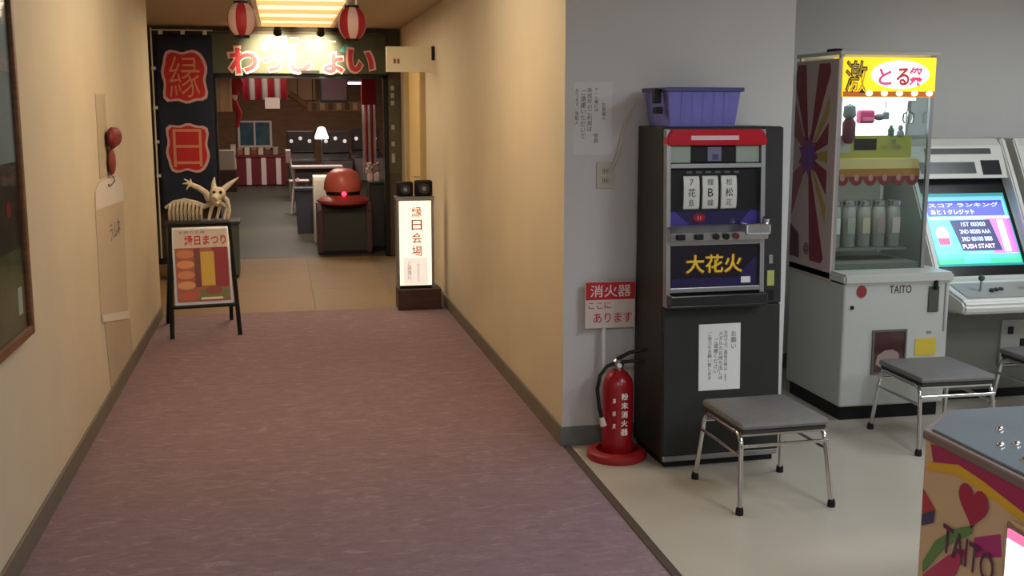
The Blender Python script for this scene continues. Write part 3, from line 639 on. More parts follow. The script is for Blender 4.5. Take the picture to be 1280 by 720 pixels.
# ------------------------------------------------------------------ upright video game cabinets
M_gw = mat('game_white', (206, 206, 198), 0.35, noise=(4, 0.03))
M_gg = mat('game_grey', (150, 150, 142), 0.45)
M_gbase = mat('game_base', (112, 112, 104), 0.5, noise=(5, 0.05))
M_bezel = mat('bezel_black', (16, 15, 17), 0.25)
SCR = {n: mat('screen_' + n, c, 0.3, emit=e) for n, c, e in (
    ('cyan', (88, 226, 232), 0.75), ('teal', (50, 150, 150), 0.5), ('violet', (74, 66, 168), 0.6), ('lilac', (190, 190, 250), 0.9),
    ('white', (240, 250, 255), 1.0), ('dark', (44, 30, 66), 0.3), ('green', (72, 220, 150), 0.75), ('magenta', (190, 90, 200), 0.7),
    ('pink', (250, 190, 225), 0.9), ('red', (220, 50, 90), 0.8), ('blue', (110, 180, 245), 0.8))}
def game_cabinet(label, cx, show):
    t = thing('arcade_cabinet', label, 'arcade cabinet', (cx, 5.15, 0), 0, 'white upright video game cabinets')
    hw = 0.33
    MB().extrude([(0.30, 0.06), (1.15, 0.06), (1.15, 0.60), (0.26, 0.60)], -hw, hw, 'x', 0.008).build('base', M_gbase, t)
    BX('kick_plinth', M_black, t, -hw + 0.02, hw - 0.02, 0.34, 1.12, 0, 0.06)
    cdoor = BX('coin_door', M_gg, t, 0.08, 0.26, 0.262, 0.285, 0.20, 0.46, 0.004)
    BX('coin_slot', M_black, cdoor, 0.12, 0.15, 0.254, 0.264, 0.38, 0.42)
    BX('coin_slot', M_black, cdoor, 0.20, 0.23, 0.254, 0.264, 0.31, 0.35)
    BX('lock', M_black, t, -0.20, -0.17, 0.262, 0.28, 0.50, 0.52)
    # control panel
    cp = MB().extrude([(-0.02, 0.555), (0.30, 0.53), (0.30, 0.665), (0.24, 0.69), (-0.005, 0.625), (-0.03, 0.60)], -hw - 0.02, hw + 0.02, 'x', 0.012).build('control_panel', M_gw, t)
    MB().poly3([[(-hw + 0.03, 0.02, 0.635), (hw - 0.03, 0.02, 0.635), (hw - 0.03, 0.20, 0.684), (-hw + 0.03, 0.20, 0.684)]]).build('panel_inlay', M_gg, cp)
    for sx in (-0.18, 0.10):
        j = MB().tube([(sx, 0.10, 0.655), (sx, 0.095, 0.715)], 0.006).build('joystick', M_steel, cp, True)
        MB().ball((sx, 0.095, 0.727), 0.017, 12, 8).build('ball_top', mat('joystick_green', (40, 70, 56), 0.3), j, True)
        for bx in range(3):
            MB().tube([(sx + 0.06 + bx * 0.034, 0.09 + 0.01 * bx, 0.654), (sx + 0.06 + bx * 0.034, 0.085 + 0.01 * bx, 0.668)], 0.013, 12).build('button', mat('button_dark', (40, 52, 48), 0.3), cp)
    # monitor block leaning back
    zb, zt, yb, yt = 0.70, 1.22, 0.34, 0.66
    def P(x, s, d=0.0):         # s: 0 bottom .. 1 top along the slanted face, d: lift towards the player
        nx = Vector((0, -(zt - zb), (yt - yb))).normalized()
        p = Vector((x, yb + (yt - yb) * s, zb + (zt - zb) * s)) + nx * d
        return p
    MB().extrude([(0.30, 0.60), (1.10, 0.60), (1.12, 1.20), (0.98, 1.40), (0.72, 1.40), (0.66, 1.22), (yb, zb), (0.30, 0.69)], -hw + 0.035, hw - 0.035, 'x').build('monitor_body', M_gw, t)
    MB().poly3([[P(-hw + 0.04, -0.02, 0.002), P(hw - 0.04, -0.02, 0.002), P(hw - 0.04, 1.0, 0.002), P(-hw + 0.04, 1.0, 0.002)]]).build('bezel', M_bezel, t)
    for s in (-1, 1):
        pts = [(0.26, 0.60), (1.14, 0.60), (1.15, 1.20), (1.0, 1.44), (0.70, 1.44), (0.58, 1.24), (0.27, 0.70)]
        MB().extrude(pts, s * (hw - 0.035) if s > 0 else -hw, hw if s > 0 else -hw + 0.035, 'x', 0.008).build('side_panel', M_gw, t)
    # head with speaker grilles
    hdm = MB().extrude([(0.60, 1.22), (0.80, 1.22), (0.96, 1.44), (0.74, 1.44), (0.69, 1.40)], -hw + 0.034, hw - 0.034, 'x').build('head', M_gw, t)
    u = Vector((1, 0, 0)); v = Vector((0, 0.09, 0.18)).normalized(); nn = u.cross(v)
    fh_ = (Vector((0, 0.60, 1.22)), u, v, nn)
    prt('marquee_window', rect(-0.25, 0.10, 0.03, 0.10), mat('grille_green_black', (44, 52, 44), 0.3), hdm, fh_, 0.001)
    prt('speaker_grille', rect(0.14, 0.26, 0.02, 0.11), M_black, hdm, fh_, 0.001)
    prt('vent', rect(-0.20, 0.22, 0.15, 0.185), mat('grille_dark', (50, 50, 48), 0.4), hdm, fh_, 0.001)
    # screen
    v = (P(0, 1) - P(0, 0)).normalized(); nn = u.cross(v)
    fs_ = (P(0, 0), u, v, nn)
    L = (P(0, 1) - P(0, 0)).length
    sc = MB().extrude(rect(-0.265, 0.265, 0.09 * L, 0.83 * L), 0, 0.006, 'z', 0.002)
    sc.b.transform(fmat(fs_, 0, 0, 0.003)); sco = sc.build('screen', SCR['teal'], t)
    def g(name, pts, m, l): prt(name, pts, SCR[m], sco, fs_, 0.009 + l, 0.0006)
    if show:
        h0, h1 = 0.09 * L, 0.83 * L; H_ = h1 - h0
        def z(q): return h0 + H_ * q
        g('screen_field', rect(-0.255, 0.255, z(0.03), z(0.95)), 'blue', 0)
        g('screen_field', rect(-0.255, -0.06, z(0.10), z(0.62)), 'cyan', 0.001)
        g('screen_field', rect(-0.255, 0.255, z(0.03), z(0.16)), 'green', 0.0015)
        g('screen_field', rect(-0.10, 0.06, z(0.04), z(0.16)), 'cyan', 0.002)
        g('screen_field', rect(0.10, 0.255, z(0.16), z(0.66)), 'magenta', 0.001)
        g('screen_field', rect(0.17, 0.21, z(0.18), z(0.62)), 'pink', 0.002)
        g('screen_bar', rect(-0.245, 0.235, z(0.68), z(0.89)), 'violet', 0.002)
        g('screen_bar', rect(-0.245, 0.255, z(0.64), z(0.665)), 'white', 0.003)
        g('screen_window', [(-0.09, z(0.20)), (0.155, z(0.20)), (0.125, z(0.62)), (-0.125, z(0.62))], 'dark', 0.0035)
        g('screen_figure', ell(-0.19, z(0.44), 0.038, 0.042), 'pink', 0.003)
        g('screen_figure', rect(-0.225, -0.155, z(0.29), z(0.38)), 'red', 0.004)
        text('screen_text', 'スコア ランキング', SCR['lilac'], sco, fs_, -0.01, z(0.83), w=0.44, h=0.028, lift=0.0125, off=0.01)
        text('screen_text', 'あと 1 クレジット', SCR['white'], sco, fs_, -0.09, z(0.735), w=0.27, h=0.03, lift=0.0125, off=0.01)
        for i_, (tx, ww) in enumerate((('1ST 00300', 0.15), ('2ND 00200 AAA', 0.19), ('3RD 00100 BBB', 0.19), ('PUSH START', 0.20))):
            text('screen_text', tx, SCR['lilac' if i_ < 3 else 'pink'], sco, fs_, 0.015, z(0.56 - i_ * 0.10), w=ww, h=0.026, lift=0.0138, off=0.01)
    area('screen_glow', t, tuple(P(0, 0.45, 0.03)), (0.5, 0.34), 1.2 if show else 0.5, (0.55, 0.85, 1.0), (math.radians(90 - 31.6), 0, 0))
    return t
game_cabinet('white arcade cabinet with a bright cyan and violet score screen', 3.79, True)
game_cabinet('white arcade cabinet cut off by the right picture edge', 4.50, False)

# ------------------------------------------------------------------ low kids game at the bottom right
KX, KZ = 1.822, 0.692
kg = thing('kids_game_machine', 'low children game machine with colourful decals and grey glass top, bottom right', 'game machine', (0, 0, 0))
kp = [(KX, 2.05), (KX, 2.86), (2.0, 3.03), (2.75, 3.03), (2.75, 2.05)]
M_kb = mat('decal_beige', (200, 172, 134), 0.5)
MB().extrude(kp, 0.03, KZ - 0.03, 'z').build('body', M_kb, kg)
MB().extrude([(x + (0.02 if x < 2.5 else -0.02), y + (0.02 if y < 2.5 else -0.02)) for x, y in kp], 0, 0.03, 'z').build('plinth', M_black, kg)
MB().extrude([(KX - 0.008, 2.04), (KX - 0.008, 2.865), (1.995, 3.04), (2.76, 3.04), (2.76, 2.04)], KZ - 0.03, KZ - 0.004, 'z', 0.003).build('edge_trim', mat('trim_grey_brown', (120, 104, 98), 0.35), kg)
MB().extrude([(KX + 0.012, 2.06), (KX + 0.012, 2.85), (2.005, 3.022), (2.74, 3.022), (2.74, 2.06)], KZ - 0.004, KZ + 0.003, 'z', 0.002).build('glass_top', mat('grey_glass_top', (96, 106, 112), 0.12, noise=(3, 0.08)), kg)
for (x, y) in ((1.925, 2.66), (1.975, 2.66), (1.905, 2.53), (2.02, 2.80)):
    MB().lathe([(0, 0), (0.012, 0), (0.011, 0.006), (0.006, 0.010), (0, 0.011)], (x, y, KZ + 0.003), 12).build('stud', M_chrome, kg, True)
BX('slot_groove', mat('groove_dark', (50, 62, 64), 0.3), kg, 1.96, 2.30, 2.56, 2.575, KZ + 0.003, KZ + 0.0045)
fk = F_sideL(KX)
def kd(name, pts, col, l):
    prt(name, [(-a, z) for a, z in pts], mat('decal_%d_%d_%d' % col, col, 0.45), kg, fk, 0.0004 + l * 0.0014)
kd('decal_band', [(2.83, 0.655), (2.733, 0.665), (2.583, 0.667), (2.06, 0.667), (2.06, 0.57), (2.391, 0.60), (2.577, 0.628), (2.689, 0.638), (2.812, 0.606)], (158, 36, 84), 1)
kd('decal_band', [(2.836, 0.601), (2.688, 0.636), (2.577, 0.627), (2.39, 0.60), (2.06, 0.57), (2.06, 0.545), (2.446, 0.580), (2.61, 0.600), (2.704, 0.603), (2.841, 0.572)], (216, 168, 40), 0)
hp = []
for k in range(28):
    a = k / 28 * 2 * PI
    hp.append((2.612 - 0.0042 * 16 * math.sin(a) ** 3, 0.548 + 0.0042 * (13 * math.cos(a) - 5 * math.cos(2 * a) - 2 * math.cos(3 * a) - math.cos(4 * a))))
kd('decal_heart', hp, (160, 30, 62), 2)
kd('decal_swoosh', [(2.833, 0.294), (2.779, 0.378), (2.687, 0.452), (2.605, 0.492), (2.61, 0.465), (2.72, 0.389), (2.83, 0.261)], (92, 132, 70), 2)
kd('decal_block', [(2.602, 0.459), (2.491, 0.511), (2.481, 0.451), (2.589, 0.407)], (168, 44, 110), 0)
kd('decal_block', [(2.83, 0.255), (2.717, 0.359), (2.627, 0.419), (2.673, 0.318), (2.745, 0.21), (2.829, 0.15)], (176, 44, 90), 1)
kd('decal_corner', [(2.856, 0.511), (2.789, 0.471), (2.852, 0.436)], (176, 52, 70), 1)
kd('decal_corner', [(2.852, 0.434), (2.787, 0.470), (2.793, 0.429), (2.849, 0.4)], (52, 52, 92), 2)
text('maker_lettering', 'TAITO', mat('decal_plum', (86, 30, 74), 0.5), kg, fk, -2.62, 0.405, w=0.24, h=0.085, lift=0.006, off=0.015, rot=math.radians(-2))
lr = MB().box(KX - 0.022, KX - 0.002, 2.28, 2.446, 0.36, 0.572, 0.010).build('lamp_frame', M_chrome, kg, True)
BX('lit_window', mat('lit_window_white', (250, 244, 250), 0.4, emit=1.2), lr, KX - 0.025, KX - 0.021, 2.295, 2.432, 0.375, 0.525)
BX('lit_window', mat('lit_window_pink', (244, 120, 170), 0.4, emit=0.9), lr, KX - 0.025, KX - 0.021, 2.295, 2.432, 0.527, 0.552)

# ------------------------------------------------------------------ left wall: framed poster and bottle cut-out
pf = thing('framed_poster', 'large wood-framed poster behind glass on the left wall', 'picture frame', (XL, 3.9, 0.785))
fy0, fy1, fh_ = -0.5, 0.50, 1.26
fw = 0.035
for a in ((fy1 - fw, fy1, 0, fh_), (fy0, fy0 + fw, 0, fh_), (fy0 + fw, fy1 - fw, 0, fw), (fy0 + fw, fy1 - fw, fh_ - fw, fh_)):
    BX('frame_rail', M_wood, pf, 0.001, 0.032, a[0], a[1], a[2], a[3], 0.004)
ps = BX('poster', mat('poster_olive', (122, 116, 78), 0.6, noise=(5, 0.2)), pf, 0.002, 0.010, fy0 + fw, fy1 - fw, fw, fh_ - fw)
fl_ = F_wallL(0.010)
prt('poster_sky', rect(fy0 + fw, fy1 - fw, 0.64, fh_ - fw), mat('poster_pale_blue', (180, 190, 196), 0.6, noise=(4, 0.15)), ps, fl_, 0.0004)
prt('poster_band', rect(fy0 + fw, fy1 - fw, 0.33, 0.64), mat('poster_dark', (84, 62, 50), 0.6, noise=(6, 0.3)), ps, fl_, 0.0004)
prt('painted_reflection', ell(0.30, 0.48, 0.035, 0.03), mat('reflection_red', (190, 40, 48), 0.6), ps, fl_, 0.002)  # reflection of a red light, painted as a flat ellipse
prt('poster_card', rect(0.36, 0.42, 0.09, 0.19), M_paper, ps, fl_, 0.0004)
BX('glass_pane', glass('low_glare_acrylic', gloss=0.35), pf, 0.018, 0.021, fy0 + fw, fy1 - fw, fw, fh_ - fw)

bc = thing('bottle_cutout', 'tall pale bottle-shaped paper cutout with red bow on the left wall', 'wall decoration', (XL, 6.65, 0))
fb = F_wallL(0.0)
M_bt = mat('cutout_tan', (180, 166, 142), 0.7, noise=(4, 0.05)); M_bt2 = mat('cutout_pale', (214, 208, 202), 0.7); M_bt3 = mat('cutout_beige', (190, 176, 154), 0.7)
prt('neck', rect(-0.32, 0.02, 1.24, 1.69), M_bt, bc, fb, 0.0006, 0.003)
prt('shoulder', [(-0.53, 1.09), (0.52, 1.06), (0.52, 1.16), (0.40, 1.205), (0.10, 1.225), (-0.38, 1.225), (-0.51, 1.19)], M_bt2, bc, fb, 0.0030, 0.003)
prt('body', [(-0.55, 0.535), (0.45, 0.38), (0.52, 1.09), (-0.53, 1.15)], M_bt3, bc, fb, 0.0006, 0.003)
prt('seam_band', [(-0.53, 0.50), (0.50, 0.33), (0.47, 0.385), (-0.54, 0.54)], M_bt2, bc, fb, 0.0042, 0.003)
prt('lower_body', [(-0.45, 0.50), (-0.36, 0.10), (0.58, 0.10), (0.52, 0.35)], M_bt, bc, fb, 0.0006, 0.003)
text('lettering', 'ラムネ', M_greyink, bc, fb, 0.10, 0.925, w=0.42, h=0.10, lift=0.006)
bw_ = MB()
bw_.ball((0.030, 0.12, 1.452), (0.028, 0.20, 0.055)).ball((0.034, -0.02, 1.45), (0.03, 0.10, 0.06))
bw_.build('bow', mat('bow_dark_red', (116, 22, 28), 0.6), bc, True)
MB().ball((0.022, 0.0, 1.32), (0.02, 0.09, 0.075)).build('bow_tail', mat('bow_rust', (128, 48, 38), 0.6), bc, True)
MB().tube([(0.012, 0.0, 1.245), (0.012, 0.12, 1.225), (0.012, 0.15, 1.20), (0.012, 0.0, 1.185), (0.012, -0.10, 1.195)], 0.004, 6).build('cord', M_wood, bc, True)

# ------------------------------------------------------------------ entrance: sign board, banner, lanterns, spot lamps
sb = thing('entrance_sign', 'long dark green sign board with red cartoon lettering above the doorway', 'sign', (0.20, 12.31, 1.97))
M_board = mat('sign_board_green', (78, 82, 62), 0.55, noise=(3, 0.25))
BX('board', M_board, sb, -0.9, 0.93, -0.05, 0.028, 0, 0.41, 0.004)
BX('top_rail', M_endwall, sb, -0.92, 0.95, -0.06, 0.028, 0.41, 0.44, 0.004)
fe = F_front(-0.05)
M_edge = mat('letter_pink_edge', (244, 196, 186), 0.5); M_lr = mat('letter_red', (208, 52, 62), 0.5)
for ch, x, z, w_, h_, rr in (('わ', -0.56, 0.135, 0.30, 0.27, 4), ('っ', -0.26, 0.10, 0.20, 0.17, 0), ('し', 0.03, 0.15, 0.24, 0.28, 0), ('ょ', 0.37, 0.11, 0.22, 0.21, 0), ('い', 0.66, 0.13, 0.30, 0.24, -6)):
    text('letter_edge', ch, M_edge, sb, fe, x, z, w=w_ * 1.14, h=h_ * 1.14, lift=0.010, ext=0.002, off=0.07, rot=math.radians(rr))
    text('letter', ch, M_lr, sb, fe, x, z, w=w_ * 0.96, h=h_ * 0.96, lift=0.016, ext=0.002, off=0.03, rot=math.radians(rr))
text('small_lettering', '縁日コーナー', mat('letter_cream', (250, 240, 214), 0.5), sb, fe, 0.03, 0.335, w=0.74, h=0.115, lift=0.006, off=0.02)
prt('star_print', ell(-0.34, 0.27, 0.045, 0.05, 10), mat('pale_yellow_print', (246, 232, 170), 0.5), sb, fe, 0.004, 0.004)
prt('star_print', [(0.44, 0.24), (0.54, 0.20), (0.58, 0.28), (0.50, 0.32)], mat('teal_print', (60, 160, 160), 0.5), sb, fe, 0.004, 0.004)
BX('door_closer', M_black, sb, 0.03, 0.22, -0.075, -0.052, 0.0, 0.035, 0.004)
def spot_lamp(label, x):
    t = thing('spot_lamp', label, 'spot lamp', (x, 11.55, CL), 0, 'spot lamps over the sign')
    MB().lathe([(0, -0.02), (0.04, -0.02), (0.04, 0), (0, 0)], n=16).build('mount', M_black, t)
    MB().tube([(0, 0, -0.02), (0, 0.02, -0.07)], 0.008).build('arm', M_black, t)
    MB().tube([(0, -0.02, -0.055), (0, 0.05, -0.105)], [0.032, 0.042], 16).build('housing', M_black, t, True)
    MB().tube([(0, 0.051, -0.106), (0, 0.054, -0.108)], 0.036, 16).build('bulb_face', mat('lit_bulb', (255, 226, 170), 0.4, emit=6), t)
    l = bpy.data.lights.new('lamp', 'SPOT'); l.energy = P_SPOT * 4; l.color = (1, 0.83, 0.55); l.spot_size = math.radians(62); l.spot_blend = 0.9; l.shadow_soft_size = 0.03
    o = bpy.data.objects.new('lamp', l); COL.objects.link(o); o.parent = t; o.location = (0, 0.07, -0.115)
    o.rotation_euler = Vector((-0.06, 0.60, -0.20)).to_track_quat('-Z', 'Y').to_euler()
spot_lamp('black ceiling spot lamp above the left of the entrance sign', 0.0)
spot_lamp('black ceiling spot lamp above the right of the entrance sign', 0.42)

nb = thing('festival_banner', 'tall navy banner with two red characters left of the doorway', 'banner', (-0.955, 12.2, 0))
M_nav = mat('banner_navy', (30, 38, 62), 0.8, noise=(5, 0.12))
cloth = MB()
N = 14
f = []
def cy(x, z): return 0.012 * math.sin(x * 11 + z * 2.2)
xs = [-0.285 + 0.57 * i / N for i in range(N + 1)]; zs = [0.56 + 1.80 * j / 20 for j in range(21)]
for i in range(N):
    for j in range(20):
        f.append([(xs[i], cy(xs[i], zs[j]), zs[j]), (xs[i + 1], cy(xs[i + 1], zs[j]), zs[j]), (xs[i + 1], cy(xs[i + 1], zs[j + 1]), zs[j + 1]), (xs[i], cy(xs[i], zs[j + 1]), zs[j + 1])])
co_ = cloth.poly3(f).build('cloth', M_nav, nb, True)
mod = co_.modifiers.new('thickness', 'SOLIDIFY'); mod.thickness = 0.003
fn = F_front(-0.013)
M_ban_w = mat('banner_white', (214, 176, 176), 0.7); M_ban_r = mat('banner_red', (196, 38, 46), 0.7)
for ch, z, h_ in (('縁', 1.93, 0.52), ('日', 1.20, 0.49)):
    w_ = 0.38 if ch == '縁' else 0.36
    pts = []
    for k in range(36):         # wavy cut-out round the brush character
        a = k / 36 * 2 * PI; q = (abs(math.cos(a)) ** 6 + abs(math.sin(a)) ** 6) ** (-1 / 6); g_ = 1.0 + 0.055 * math.sin(7 * a + z * 3)
        pts.append((math.cos(a) * q * g_ * (w_ / 2 + 0.03), z + math.sin(a) * q * g_ * h_ / 2))
    prt('character_edge', pts, M_ban_w, nb, fn, 0.001, 0.001)
    prt('character_ground', [(0.88 * x, z + 0.90 * (q - z)) for x, q in pts], M_ban_r, nb, fn, 0.0024, 0.001)
    text('character', ch, mat('banner_yellow_grey', (214, 150, 110), 0.7), nb, fn, 0, z, w=w_ * 0.80, h=h_ * 0.80, lift=0.0042, off=-0.008)
for x in (-0.22, 0.0, 0.22): BX('hanging_loop', M_paper, nb, x - 0.02, x + 0.02, -0.022, 0.020, 2.355, 2.405)
for z in (0.9, 1.25, 1.6, 2.0): BX('side_loop', M_paper, nb, -0.325, -0.28, -0.018, 0.018, z, z + 0.03)
MB().tube([(-0.315, 0.0, 0.02), (-0.315, 0.0, 2.42)], 0.009).build('pole', M_white, nb, True)
MB().tube([(-0.315, 0.0, 2.40), (0.30, 0.0, 2.40)], 0.007).build('cross_bar', M_white, nb, True)
MB().lathe([(0, 0), (0.13, 0), (0.12, 0.03), (0.03, 0.05), (0, 0.05)], (-0.30, 0, 0)).build('base', M_black, nb, True)

def lantern(label, x, z, turn):
    t = thing('paper_lantern', label, 'lantern', (x, 7.9, z), 0, 'striped paper lanterns')
    n, m_ = 8, 10
    for k in range(n):
        f = []
        for j in range(m_):
            for q in range(3):
                def pt(jj, qq):
                    v_ = -1 + 2 * jj / m_; r = 0.094 * (1 - abs(v_) ** 2.6 * 0.50); a = turn + (k + qq / 3) * 2 * PI / n
                    return (r * math.cos(a), r * math.sin(a), v_ * 0.105)
                f.append([pt(j, q), pt(j, q + 1), pt(j + 1, q + 1), pt(j + 1, q)])
        MB().poly3(f).build('paper_panel', mat('lantern_red', (172, 30, 42), 0.6) if k % 2 else mat('lantern_white', (222, 186, 176), 0.6), t, True)
    for s in (-1, 1):
        MB().lathe([(0.03, 0), (0.05, 0), (0.05, 0.016), (0.03, 0.016), (0.03, 0)], (0, 0, s * 0.112 - 0.008), 20).build('cap_ring', M_black, t, True)
    MB().tube([(-0.03, 0, 0.12), (-0.03, 0, CL - z)], 0.008, 6).build('hanger', M_paper, t)
    MB().tube([(0.03, 0, 0.12), (0.03, 0, CL - z)], 0.008, 6).build('hanger', M_paper, t)
lantern('striped paper lantern hanging left, red panel facing front', -0.233, 2.20, -PI / 2 - PI / 8 - PI / 4)
lantern('striped paper lantern hanging right, pale panel facing front', 0.500, 2.185, -PI / 2 - PI / 8 + 0.02)

# projecting white sign on the right wall
ws = thing('projecting_sign', 'small white sign board with two brown marks projecting from the right wall', 'sign', (1.07, 9.55, 1.91))
BX('panel', mat('projecting_white', (222, 210, 180), 0.5), ws, -0.19, 0.19, -0.02, 0.02, 0, 0.21, 0.004)
BX('wall_bracket', M_blackm, ws, 0.19, 0.217, -0.015, 0.015, 0.10, 0.215)
for x in (-0.13, -0.10): BX('pictogram', mat('pictogram_brown', (132, 84, 60), 0.5), ws, x, x + 0.02, -0.022, -0.019, 0.07, 0.11)

# lit standing sign
ls = thing('lit_standing_sign', 'glowing white box sign with red characters on a wooden base', 'sign', (1.035, 8.95, 0))
BX('wooden_base', M_darkwood, ls, -0.15, 0.20, -0.06, 0.16, 0, 0.17, 0.006)
for x in (-0.152, 0.128): BX('post', M_steel, ls, x, x + 0.022, -0.015, 0.12, 0.17, 0.90, 0.003)
BX('top_cap', M_steel, ls, -0.158, 0.156, -0.02, 0.125, 0.88, 0.915, 0.004)
BX('bottom_rail', M_blackm, ls, -0.13, 0.128, -0.012, 0.12, 0.17, 0.195, 0.002)
lb = BX('light_box', mat('lit_box_white', (255, 246, 232), 0.4, emit=1.15, emitcol=(255, 238, 205)), ls, -0.13, 0.128, -0.008, 0.115, 0.195, 0.88)
fl2 = F_front(-0.008)
for j, ch in enumerate('縁日会場'):
    text('sign_character', ch, mat('red_paled_by_glow', (226, 120, 116), 0.5), lb, fl2, 0.012, 0.79 - j * 0.105, h=0.085, w=0.085, lift=0.001, off=0.01)  # red lightened to pink, the box's glow put into the letter colour
for j, (bd, x) in enumerate((('ご自由に', -0.05), ('お入り下さい', 0.02))):
    text('small_writing', bd, M_greyink, lb, fl2, x, 0.32 - 0.02 * j, h=0.14, lift=0.0028, vertical=True, space=1.0)
BX('lower_insert', mat('lit_box_dim', (250, 240, 226), 0.5, emit=0.7), lb, -0.10, 0.10, -0.0092, -0.008, 0.20, 0.42)
def bagpack(label, x, s):
    t = thing('black_speaker', label, 'speaker', (1.035 + x, 9.0, 0.9155))
    MB().box(-0.07 * s, 0.07 * s, -0.05, 0.05, 0, 0.125 * s, 0.014).build('housing', M_black, t, True)
    MB().tube([(0, -0.050, 0.06 * s), (0, -0.058, 0.06 * s)], 0.042 * s, 18).build('speaker_cone', mat('cone_grey', (56, 56, 58), 0.4), t)
    MB().tube([(0, -0.058, 0.06 * s), (0, -0.062, 0.06 * s)], 0.018 * s, 14).build('dust_cap', M_steel, t)
bagpack('black box speaker on the lit standing sign, left one', -0.075, 0.92)
bagpack('black box speaker on the lit standing sign, right one', 0.075, 1.0)

# ------------------------------------------------------------------ A-frame poster stand
af = thing('a_frame_board', 'black A-frame poster stand with a food poster on the carpet', 'poster stand', (-0.565, 8.12, 0), 8)
def lean(x, z, y=0.0): return (x, 0.22 * z / 0.80 + y, z)
for s in (-1, 1):
    MB().tube([lean(s * 0.235, 0.0), lean(s * 0.205, 0.79)], 0.016, 8).build('leg', M_black, af, True)
    MB().tube([(s * 0.235, 0.62, 0.0), (s * 0.20, 0.26, 0.77)], 0.015, 8).build('leg', M_black, af, True)
MB().tube([lean(-0.205, 0.79), lean(0.205, 0.79)], 0.016, 8).build('top_rail', M_black, af, True)
MB().tube([lean(-0.226, 0.215), lean(0.226, 0.215)], 0.014, 8).build('lower_rail', M_black, af, True)
u = Vector((1, 0, 0)); v = Vector((0, 0.22, 0.80)).normalized(); nn = u.cross(v)
fpo = (Vector((0, -0.004, 0)), u, v, nn)
bd_ = prt('poster_board', rect(-0.20, 0.20, 0.235, 0.795), M_steel, af, fpo, 0.0, 0.006)
def pp(name, pts, col, l): prt(name, pts, mat('food_%d_%d_%d' % col, col, 0.5), bd_, fpo, 0.0062 + 0.0013 * l, 0.0008)
pp('poster_sheet', rect(-0.185, 0.185, 0.255, 0.78), (222, 206, 190), 0)
text('poster_heading', '縁日まつり', M_redpr, bd_, fpo, 0.03, 0.70, w=0.29, h=0.075, lift=0.009, off=0.02)
text('poster_small', 'お祭り広場', M_greyink, bd_, fpo, -0.06, 0.757, w=0.18, h=0.02, lift=0.009)
pp('poster_field', rect(-0.185, 0.185, 0.255, 0.645), (176, 96, 66), 1)
pp('poster_field', rect(0.075, 0.18, 0.36, 0.645), (150, 26, 38), 2)
pp('poster_field', rect(-0.01, 0.085, 0.37, 0.615), (216, 178, 62), 3)
pp('poster_field', rect(-0.055, -0.012, 0.36, 0.64), (120, 52, 40), 2)
for j, c_ in enumerate(((210, 130, 80), (224, 150, 96), (214, 136, 92), (222, 158, 110), (196, 92, 62))):
    pp('food_picture', ell(-0.115, 0.60 - j * 0.075, 0.062, 0.030), c_, 3)
pp('poster_field', [(-0.04, 0.27), (0.18, 0.27), (0.18, 0.34), (0.08, 0.37), (-0.02, 0.34)], (120, 122, 70), 3)
pp('poster_field', ell(0.07, 0.335, 0.06, 0.028), (150, 70, 46), 4)
pp('price_strip', rect(-0.02, 0.13, 0.268, 0.285), (236, 224, 190), 5)

# pedestal with skeletal dragon ornament
pe = thing('display_pedestal', 'dark teal display pedestal behind the A-frame poster stand', 'pedestal', (-0.76, 11.08, 0))
BX('body', mat('pedestal_teal', (78, 88, 86), 0.5, noise=(4, 0.1)), pe, -0.33, 0.33, -0.14, 0.16, 0.03, 0.52, 0.005)
BX('top_slab', mat('pedestal_dark', (52, 50, 46), 0.5), pe, -0.35, 0.35, -0.16, 0.18, 0.52, 0.55, 0.004)
BX('foot', M_black, pe, -0.31, 0.31, -0.12, 0.14, 0, 0.03)
M_bone = mat('bone_white', (222, 210, 188), 0.6, noise=(25, 0.12))
dr = thing('dragon_ornament', 'bone-white skeletal dragon ornament with raised claw on the pedestal', 'ornament', (-0.76, 11.08, 0.551))
sp_ = [(-0.34, 0.0, 0.12), (-0.26, 0, 0.17), (-0.16, 0, 0.185), (-0.06, 0, 0.16), (0.02, -0.01, 0.13), (0.08, -0.02, 0.16), (0.13, -0.03, 0.22)]
MB().tube(sp_, [0.016, 0.026, 0.03, 0.03, 0.028, 0.026, 0.03], 10).build('spine', M_bone, dr, True)
for k in range(9):
    x = -0.29 + k * 0.036; zt_ = 0.155 + 0.03 * math.sin((k + 1) / 9 * PI)
    for s in (-1, 1):
        MB().tube([(x, 0, zt_), (x - 0.004, s * 0.055, zt_ - 0.03), (x - 0.012, s * 0.068, zt_ - 0.085), (x - 0.012, s * 0.045, 0.03), (x - 0.012, s * 0.03, 0.006)], 0.012, 6).build('rib', M_bone, dr, True)
hd_ = MB().ball((0.15, -0.05, 0.255), (0.076, 0.07, 0.066)).tube([(0.14, -0.08, 0.235), (0.12, -0.15, 0.205)], [0.054, 0.032], 10)
hd_ = hd_.build('head', M_bone, dr, True)
MB().tube([(0.15, -0.08, 0.195), (0.14, -0.14, 0.160)], [0.034, 0.020], 8).build('jaw', M_bone, hd_, True)
MB().tube([(0.12, -0.03, 0.29), (0.115, -0.02, 0.35), (0.125, -0.01, 0.41)], [0.032, 0.022, 0.005], 8).build('horn', M_bone, hd_, True)
MB().tube([(0.19, -0.03, 0.28), (0.26, -0.02, 0.34), (0.35, -0.01, 0.405)], [0.032, 0.024, 0.005], 8).build('horn', M_bone, hd_, True)
for s in (0.122, 0.182): MB().ball((s, -0.108, 0.272), 0.016, 10, 6).build('eye', M_black, hd_, True)
MB().tube([(0.07, -0.03, 0.20), (0.04, -0.06, 0.27), (-0.02, -0.07, 0.315), (-0.085, -0.07, 0.345)], [0.036, 0.030, 0.026, 0.024], 8).build('arm', M_bone, dr, True)
